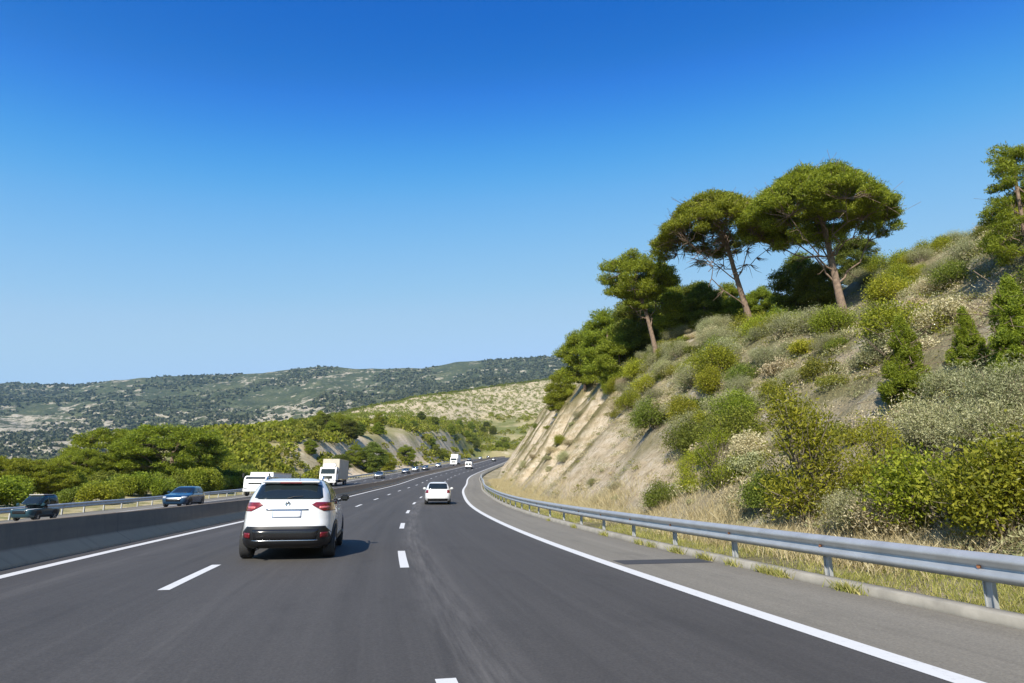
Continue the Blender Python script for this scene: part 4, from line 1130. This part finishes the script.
        cs.patch('plate_face', M['plate'], pl, 'rear', .828, .942, lambda t: -.262, lambda t: .262, .009, 10, 4, .01)
        cs.patch('tailgate_strip', M['chrome'], root, 'rear', .965, .985, lambda t: -.40, lambda t: .40, .022, 14, 3, .02)
        em = lathe_x('emblem', [(-.006, .001), (-.006, .045), (0, .052), (.006, .045), (.006, .034), (.003, .03), (.003, .001)], M['chrome'], 28)
        e = link('emblem', em, root); e.rotation_euler = (0, 0, -math.pi/2); e.location = (0, float(cs.end_y(0, 1.08, True, .008)), 1.08)
        # roof spoiler with the high brake lamp
        sp = link('roof_spoiler', box_mesh('roof_spoiler', [(0, 0, 0, Wd*1.22, .26, .035)], paint, .015, 3), root); sp.location = (0, -h2+rk_+.16, H-.075); sp.rotation_euler = (.10, 0, 0)
        link('brake_light', box_mesh('brake_light', [(0, -.128, -.018, .42, .012, .024)], M['red_light'], .004), sp)
        for sd in (-1, 1):
            rl = tubes_mesh('roof_rail', [(np.array([(0, -.95, 0), (0, -.85, .05), (0, 0, .065), (0, .75, .05), (0, .9, 0)]), np.full(5, .018), 8)], M['chrome'])
            o = link('roof_rail', rl, root); o.location = (sd*Wd*.62, -.25, H-.045)
        an = tubes_mesh('antenna', [(np.array([(0, 0, 0), (0, -.08, .11)]), np.array([.012, .004]), 6)], M['gloss_black'])
        link('antenna', an, root).location = (.12, -h2+rk_+.5, H-.02)
        wp = tubes_mesh('rear_wiper', [(np.array([(0, 0, 0), (.12, .005, .035), (.30, .012, .045)]), np.array([.012, .009, .006]), 6)], M['black_plastic'])
        link('rear_wiper', wp, root).location = (-.02, float(cs.end_y(0, 1.19, True, .02)), 1.185)
        ex = lathe_x('exhaust', [(-.1, .032), (.1, .032), (.1, .026), (-.05, .026)], M['chrome'], 16)
        e = link('exhaust', ex, root); e.rotation_euler = (0, 0, math.pi/2); e.location = (-.52, -h2+.12, .24)
        sl = None
    else:
        if detail:
            cs.patch('bumper', clad, root, 'rear', .22, .38, lambda t: -Wd*.86, lambda t: Wd*.86, .012, 14, 5)
            cs.patch('licence_plate', M['plate'], root, 'rear', zb-.28, zb-.17, lambda t: -.26, lambda t: .26, .012, 6, 3)
    return root

SUV = dict(n=5.4, H=1.60, L=4.40, W=1.84, belt=1.06, r=.345, rake=.36, hood=.27)
HATCH = dict(H=1.47, L=4.05, W=1.78, belt=.93, r=.31, rake=.36, hood=.25)
SED = dict(H=1.44, L=4.35, W=1.78, belt=.92, r=.31, rake=.55, hood=.27)
def on_road(s, off, L=0, opp=False):
    p = pt(s, off); p[2] += float(opp_drop(off)) if opp else 0; return p
def find_s(px, off, lo=5, hi=400):
    sa_ = np.arange(lo, hi, .25); P = pt(sa_, off); rr_ = P[:, 0]/P[:, 1]
    return float(sa_[np.argmin(np.abs(rr_-ray(px, 485)[0])+np.where(P[:, 1] < 3, 99, 0))])

# our carriageway
car('suv', on_road(12.75+2.21, 4.08), head(15)-.02, M['white_car'], SUV, 'white family SUV with black lower bumper driving ahead in the middle lane', near=True)
car('hatchback', on_road(44.3+1.9, 8.05), head(47), M['white_car'], HATCH, 'small white hatchback driving away in the right hand lane')
s = find_s(468.5, 5.0, 120, 320); 
# ---- lorries and vans
def lorry(name, loc, rz, label, Wt=2.5, Ht=4.0, L=9.5, cabH=2.75, box='beige_box', cat='lorry', cabcol='white_box', visor=True, group=None):
    root = empty(name, tuple(loc), rz, label, cat, group)
    cabL = 1.9; f = L/2
    link('cargo_box', box_mesh('cargo_box', [(0, -cabL/2-.1, (1.05+Ht)/2, Wt, L-cabL-.2, Ht-1.05)], M[box], .05, 2), root)
    ed = [(sx*(Wt/2), -cabL/2-.1, z, .06, L-cabL-.16, .10) for sx in (-1, 1) for z in (1.09, Ht-.06)]
    link('box_rails', box_mesh('box_rails', ed, M['rim'], .01), root)
    bm = bmesh.new()
    prof = [(f-cabL, .75), (f-.02, .75), (f, 1.0), (f-.02, 1.65), (f-.28, cabH-.08), (f-.45, cabH), (f-cabL, cabH)]
    w2 = Wt*.48
    vs = [[bm.verts.new((sx*w2, y, z)) for (y, z) in prof] for sx in (-1, 1)]
    bm.faces.new(vs[0]); bm.faces.new(vs[1][::-1])
    for i in range(len(prof)):
        j = (i+1) % len(prof); bm.faces.new((vs[0][i], vs[1][i], vs[1][j], vs[0][j]))
    bmesh.ops.recalc_face_normals(bm, faces=bm.faces)
    bmesh.ops.bevel(bm, geom=list(bm.edges), offset=.07, segments=3, affect='EDGES')
    me = bpy.data.meshes.new('cab'); bm.to_mesh(me); bm.free(); me.materials.append(M[cabcol]); cab = link('cab', me, root)
    def slab(nm, pts_, mat, par, th=.02):
        b = bmesh.new(); a = [b.verts.new(p) for p in pts_]; fc = b.faces.new(a); b.normal_update()
        r_ = bmesh.ops.extrude_face_region(b, geom=[fc]); nv = [v for v in r_['geom'] if isinstance(v, bmesh.types.BMVert)]
        bmesh.ops.translate(b, vec=fc.normal*th, verts=nv); bmesh.ops.recalc_face_normals(b, faces=b.faces)
        m_ = bpy.data.meshes.new(nm); b.to_mesh(m_); b.free(); m_.materials.append(M[mat]); return link(nm, m_, par)
    k0, k1 = .08, .80
    y0 = f-.02-.26*k0; y1 = f-.02-.26*k1; z0 = 1.65+(cabH-.08-1.65)*k0; z1 = 1.65+(cabH-.08-1.65)*k1
    slab('windscreen', [(-w2*.88, y0+.012, z0), (w2*.88, y0+.012, z0), (w2*.84, y1+.012, z1), (-w2*.84, y1+.012, z1)], 'glass', cab, .015)
    link('grille', box_mesh('grille', [(0, f+.005, 1.22, w2*1.15, .04, .42 if visor else .14)], M['gloss_black'], .02), cab)
    link('bumper', box_mesh('bumper', [(0, f-.06, .62, w2*2, .3, .38)], M[cabcol], .06), root)
    for sx in (-1, 1):
        slab('side_window', [(sx*(w2+.004), f-.50, 1.72), (sx*(w2+.004), f-1.25, 1.72), (sx*(w2+.004), f-1.25, cabH-.32), (sx*(w2+.004), f-.62, cabH-.32)][::sx], 'glass', cab, .012)
        link('headlight', box_mesh('headlight', [(sx*w2*.78, f+.06, .74, .34, .06, .2)], M['clear_light'], .03), root)
        link('mirror', box_mesh('mirror', [(sx*(w2+.18), f-.30, 2.0, .14, .12, .45), (sx*(w2+.07), f-.34, 2.2, .16, .04, .04)], M['black_plastic'], .03), cab)
        link('mudguard', box_mesh('mudguard', [(sx*(Wt/2-.2), -f+1.9, 1.0, .34, 2.4, .08)], M['black_plastic'], .02), root)
        for wy in (f-.95, -f+1.3, -f+2.4): wheel(root, sx*(Wt/2-.17), wy, .47, .28, sx)
    if visor:
        link('wind_deflector', box_mesh('wind_deflector', [(0, f-1.15, cabH+.28, w2*1.6, .9, .5)], M[cabcol], .15, 3), cab)
    link('chassis', box_mesh('chassis', [(0, -.3, .82, .9, L-1.2, .28), (0, -.3, .72, Wt*.92, 2.0, .4)], M['black_plastic'], .03), root)
    return root

def van(name, loc, rz, label, Wt=2.1, Ht=2.6, L=6.5, group=None, cat='van', box='white_box'):
    root = empty(name, tuple(loc), rz, label, cat, group)
    f = L/2
    prof = [(-f, .45), (f-.05, .45), (f, .75), (f-.15, 1.15), (f-.75, 1.35), (f-1.55, Ht-.25), (f-1.9, Ht-.02), (-f+.1, Ht), (-f, Ht-.15)]
    bm = bmesh.new(); w2 = Wt/2
    vs = [[bm.verts.new((sx*w2*(1 if z < 1.6 else .94), y, z)) for (y, z) in prof] for sx in (-1, 1)]
    bm.faces.new(vs[0]); bm.faces.new(vs[1][::-1])
    for i in range(len(prof)):
        j = (i+1) % len(prof); bm.faces.new((vs[0][i], vs[1][i], vs[1][j], vs[0][j]))
    bmesh.ops.recalc_face_normals(bm, faces=bm.faces); bmesh.ops.bevel(bm, geom=list(bm.edges), offset=.07, segments=3, affect='EDGES')
    me = bpy.data.meshes.new('body'); bm.to_mesh(me); bm.free(); me.materials.append(M[box]); link('body', me, root)
    def quad(nm, pts_, mat):
        V = np.array(pts_, float); nrm = np.cross(V[1]-V[0], V[2]-V[0]); nrm /= np.linalg.norm(nrm)
        V2 = np.concatenate([V+nrm*.008, V-nrm*.02]); q = [(0, 1, 2, 3), (7, 6, 5, 4)]+[(i, i+4, (i+1) % 4+4, (i+1) % 4) for i in range(4)]
        return link(nm, np_mesh(nm, V2, np.array(q), mats=[M[mat]]), root)
    a = np.array([f-.75, 1.35]); b = np.array([f-1.55, Ht-.25]); p0 = a+(b-a)*.06; p1 = a+(b-a)*.9
    quad('windscreen', [(w2*.9, p0[0], p0[1]), (-w2*.9, p0[0], p0[1]), (-w2*.84, p1[0], p1[1]), (w2*.84, p1[0], p1[1])][::-1], 'glass')
    for sx in (-1, 1):
        quad('side_window', [(sx*w2*1.0, f-.95, 1.42), (sx*w2*1.0, f-1.85, 1.42), (sx*w2*.955, f-1.85, Ht-.55), (sx*w2*.955, f-1.45, Ht-.55)][::(1 if sx > 0 else -1)], 'glass')
        link('headlight', box_mesh('headlight', [(sx*w2*.74, f-.04, .95, .3, .1, .2)], M['clear_light'], .03), root)
        link('tail_light', box_mesh('tail_light', [(sx*w2*.90, -f+.0, 1.05, .13, .05, .42)], M['red_light'], .02), root)
        link('mirror', box_mesh('mirror', [(sx*(w2+.12), f-1.0, 1.5, .16, .1, .28)], M['black_plastic'], .03), root)
        for wy in (f-1.0, -f+1.2): wheel(root, sx*(w2-.14), wy, .36, .24, sx)
    link('grille', box_mesh('grille', [(0, f-.02, .80, w2*1.1, .06, .22)], M['gloss_black'], .02), root)
    link('rear_bumper', box_mesh('rear_bumper', [(0, -f, .52, Wt*.96, .12, .16)], M['black_plastic'], .03), root)
    link('rear_window', box_mesh('rear_window', [(sx*w2*.44, -f-.002, Ht-.75, w2*.68, .02, .55) for sx in (-1, 1)], M['glass'], .03), root)
    return root

def opp(px, off, dL=0, lo=15, hi=400):
    s = find_s(px, off, lo, hi); return s, on_road(s, off, opp=True)
# oncoming traffic on the opposite carriageway
s, p = opp(327, -10.4); s += 4.7; p = on_road(s, -10.4, opp=True)
lorry('lorry', p, math.pi-head(s), 'white cabbed lorry with tall beige box coming towards us across the barrier')
s, p = opp(256, -10.4); s += 4.4; p = on_road(s, -10.4, opp=True)
lorry('lorry', p, math.pi-head(s), 'low white box lorry half hidden behind the roof of the white SUV', 2.3, 2.36, 9.5, 1.98, 'white_box', visor=False)
s, p = opp(186, -10.4)
car('car', p, head(s), M['blue_car'], HATCH, 'blue hatchback coming towards us in front of the big round pine', oncoming=True)
G_T = 'traffic coming towards us far ahead'
for (px, off, mt, sh, lab) in [
 (379, -9.5, 'grey_car', SED, 'dark grey saloon coming towards us, nearest car behind the beige lorry'),
 (405.5, -9.5, 'navy_car', HATCH, 'navy blue car coming towards us, second behind the beige lorry'),
 (415, -10.4, 'silver_car', SED, 'silver car coming towards us between two dark blue cars'),
 (425, -9.0, 'black_car', SUV, 'tall dark car coming towards us just ahead of the far white lorry'),
 (438, -10.4, 'silver_car', HATCH, 'pale car coming towards us under the far white lorry'),
 (469, -9.5, 'navy_car', SED, 'dark car coming towards us beyond the far white lorry'),
 (480, -8.0, 'silver_car', SED, 'silver car coming towards us far off at the bend'),
 (488, -9.0, 'black_car', HATCH, 'black car coming towards us far off at the bend')]:
    s, p = opp(px, off+1.2); car('car', p, head(s), M[mt], sh, lab, G_T, detail=False, oncoming=True)
s, p = opp(455, -4.6)
lorry('lorry', p, math.pi-head(s), 'tall white lorry far ahead near the bend, coming towards us', 2.5, 4.0, 9.0, 2.8, 'white_box')
s = find_s(469, 4.7, 120, 330)
van('van', on_road(s, 4.7), -head(s), 'white van driving away far ahead in the middle lane', 2.0, 2.1, 5.2)
s = find_s(494, 4.6, 200, 410)
car('car', on_road(s, 4.6), head(s), M['black_car'], HATCH, 'dark car driving away, farthest in our lanes before the bend', detail=False)

# small car at the left edge
MICRO = dict(n=5.5, H=1.44, L=3.4, W=1.52, belt=.80, r=.28, rake=.20, hood=.15)
s, p = opp(39, -13.0, lo=10)
mc = car('car', p, head(s)+.12, M['teal'], MICRO, 'small dark teal car with a pale roof at the left edge across the barrier', oncoming=True)
mc.scale = (.80, .72, .92)
link('roof_panel', box_mesh('roof_panel', [(0, -.42, 1.425, .98, 1.25, .045)], M['canopy'], .02, 3), mc)

# ------------------------------------------------------------------ light, sky, camera
EL = 36.0; sun_dir = Vector((-.27, -.963, 0)).normalized()*math.cos(R(EL)); sun_dir.z = math.sin(R(EL))
sl = bpy.data.lights.new('sun', 'SUN'); sl.energy = 5.0; sl.angle = R(.5); sl.color = (1.0, .93, .82)
so = bpy.data.objects.new('sun', sl); C.objects.link(so); so.rotation_euler = sun_dir.to_track_quat('Z', 'Y').to_euler()
w = bpy.data.worlds.new('World'); bpy.context.scene.world = w; w.use_nodes = True
nt = w.node_tree; bg = nt.nodes['Background']
sky = nt.nodes.new('ShaderNodeTexSky'); sky.sky_type = 'NISHITA'; sky.sun_disc = False
sky.sun_elevation = R(EL); sky.sun_rotation = math.atan2(sun_dir.x, sun_dir.y)
sky.air_density = 1.0; sky.dust_density = 0; sky.ozone_density = 10.0; sky.altitude = 0
k1 = nt.nodes.new('ShaderNodeVectorMath'); k1.operation = 'SCALE'; k1.inputs['Scale'].default_value = .1
k2 = nt.nodes.new('ShaderNodeVectorMath'); k2.operation = 'SCALE'; k2.inputs['Scale'].default_value = 10.0
cv = nt.nodes.new('ShaderNodeRGBCurve')   # deep polarised blue overhead, pale towards the horizon
for ch, pts_ in ((0, [(0, 0), (.042, .001), (.053, .014), (.060, .030), (.075, .080), (.10, .14), (.133, .19), (.25, .21), (1, .8)]),
                 (1, [(0, 0), (.06, .025), (.101, .057), (.118, .082), (.129, .110), (.15, .165), (.17, .20), (.22, .25), (.30, .29), (.45, .31), (1, .85)]),
                 (2, [(0, 0), (.15, .15), (.252, .248), (.285, .282), (.31, .335), (.40, .38), (.62, .392), (1, .6)])):
    c_ = cv.mapping.curves[ch]
    c_.points[0].location = pts_[0]; c_.points[1].location = pts_[-1]
    for q_ in pts_[1:-1]: c_.points.new(*q_)
    for q_ in c_.points: q_.handle_type = 'AUTO_CLAMPED'
cv.mapping.update()
nt.links.new(sky.outputs[0], k1.inputs[0]); nt.links.new(k1.outputs[0], cv.inputs['Color']); nt.links.new(cv.outputs[0], k2.inputs[0]); nt.links.new(k2.outputs[0], bg.inputs['Color'])
bg.inputs['Strength'].default_value = .138

# thin blue air between here and the mountains
hz, hnt, hb, hout = new_mat('haze_air'); hnt.nodes.remove(hb)
pv = hnt.nodes.new('ShaderNodeVolumePrincipled'); pv.inputs['Density'].default_value = HAZE; pv.inputs['Color'].default_value = (.42, .70, 1.0, 1); pv.inputs['Anisotropy'].default_value = .2
hnt.links.new(pv.outputs[0], hout.inputs['Volume'])
hm = box_mesh('haze', [(0, 1250, 282, 7600, 5300, 572)], hz, 0)
tag(link('haze', hm), 'thin blue haze in the air', None, None, 'stuff')
cam = bpy.data.cameras.new('camera'); cam.sensor_width = 36; cam.lens = 36*F/1024; cam.clip_end = 20000; cam.clip_start = .05
co = bpy.data.objects.new('camera', cam); C.objects.link(co); co.location = CAM; co.rotation_euler = (math.pi/2+PIT, 0, 0)
sc = bpy.context.scene; sc.camera = co
sc.view_settings.view_transform = 'Standard'; sc.view_settings.look = 'None'; sc.view_settings.gamma = 1; sc.view_settings.exposure = 0.72
sc.cycles.max_bounces = 6; sc.cycles.transparent_max_bounces = 4
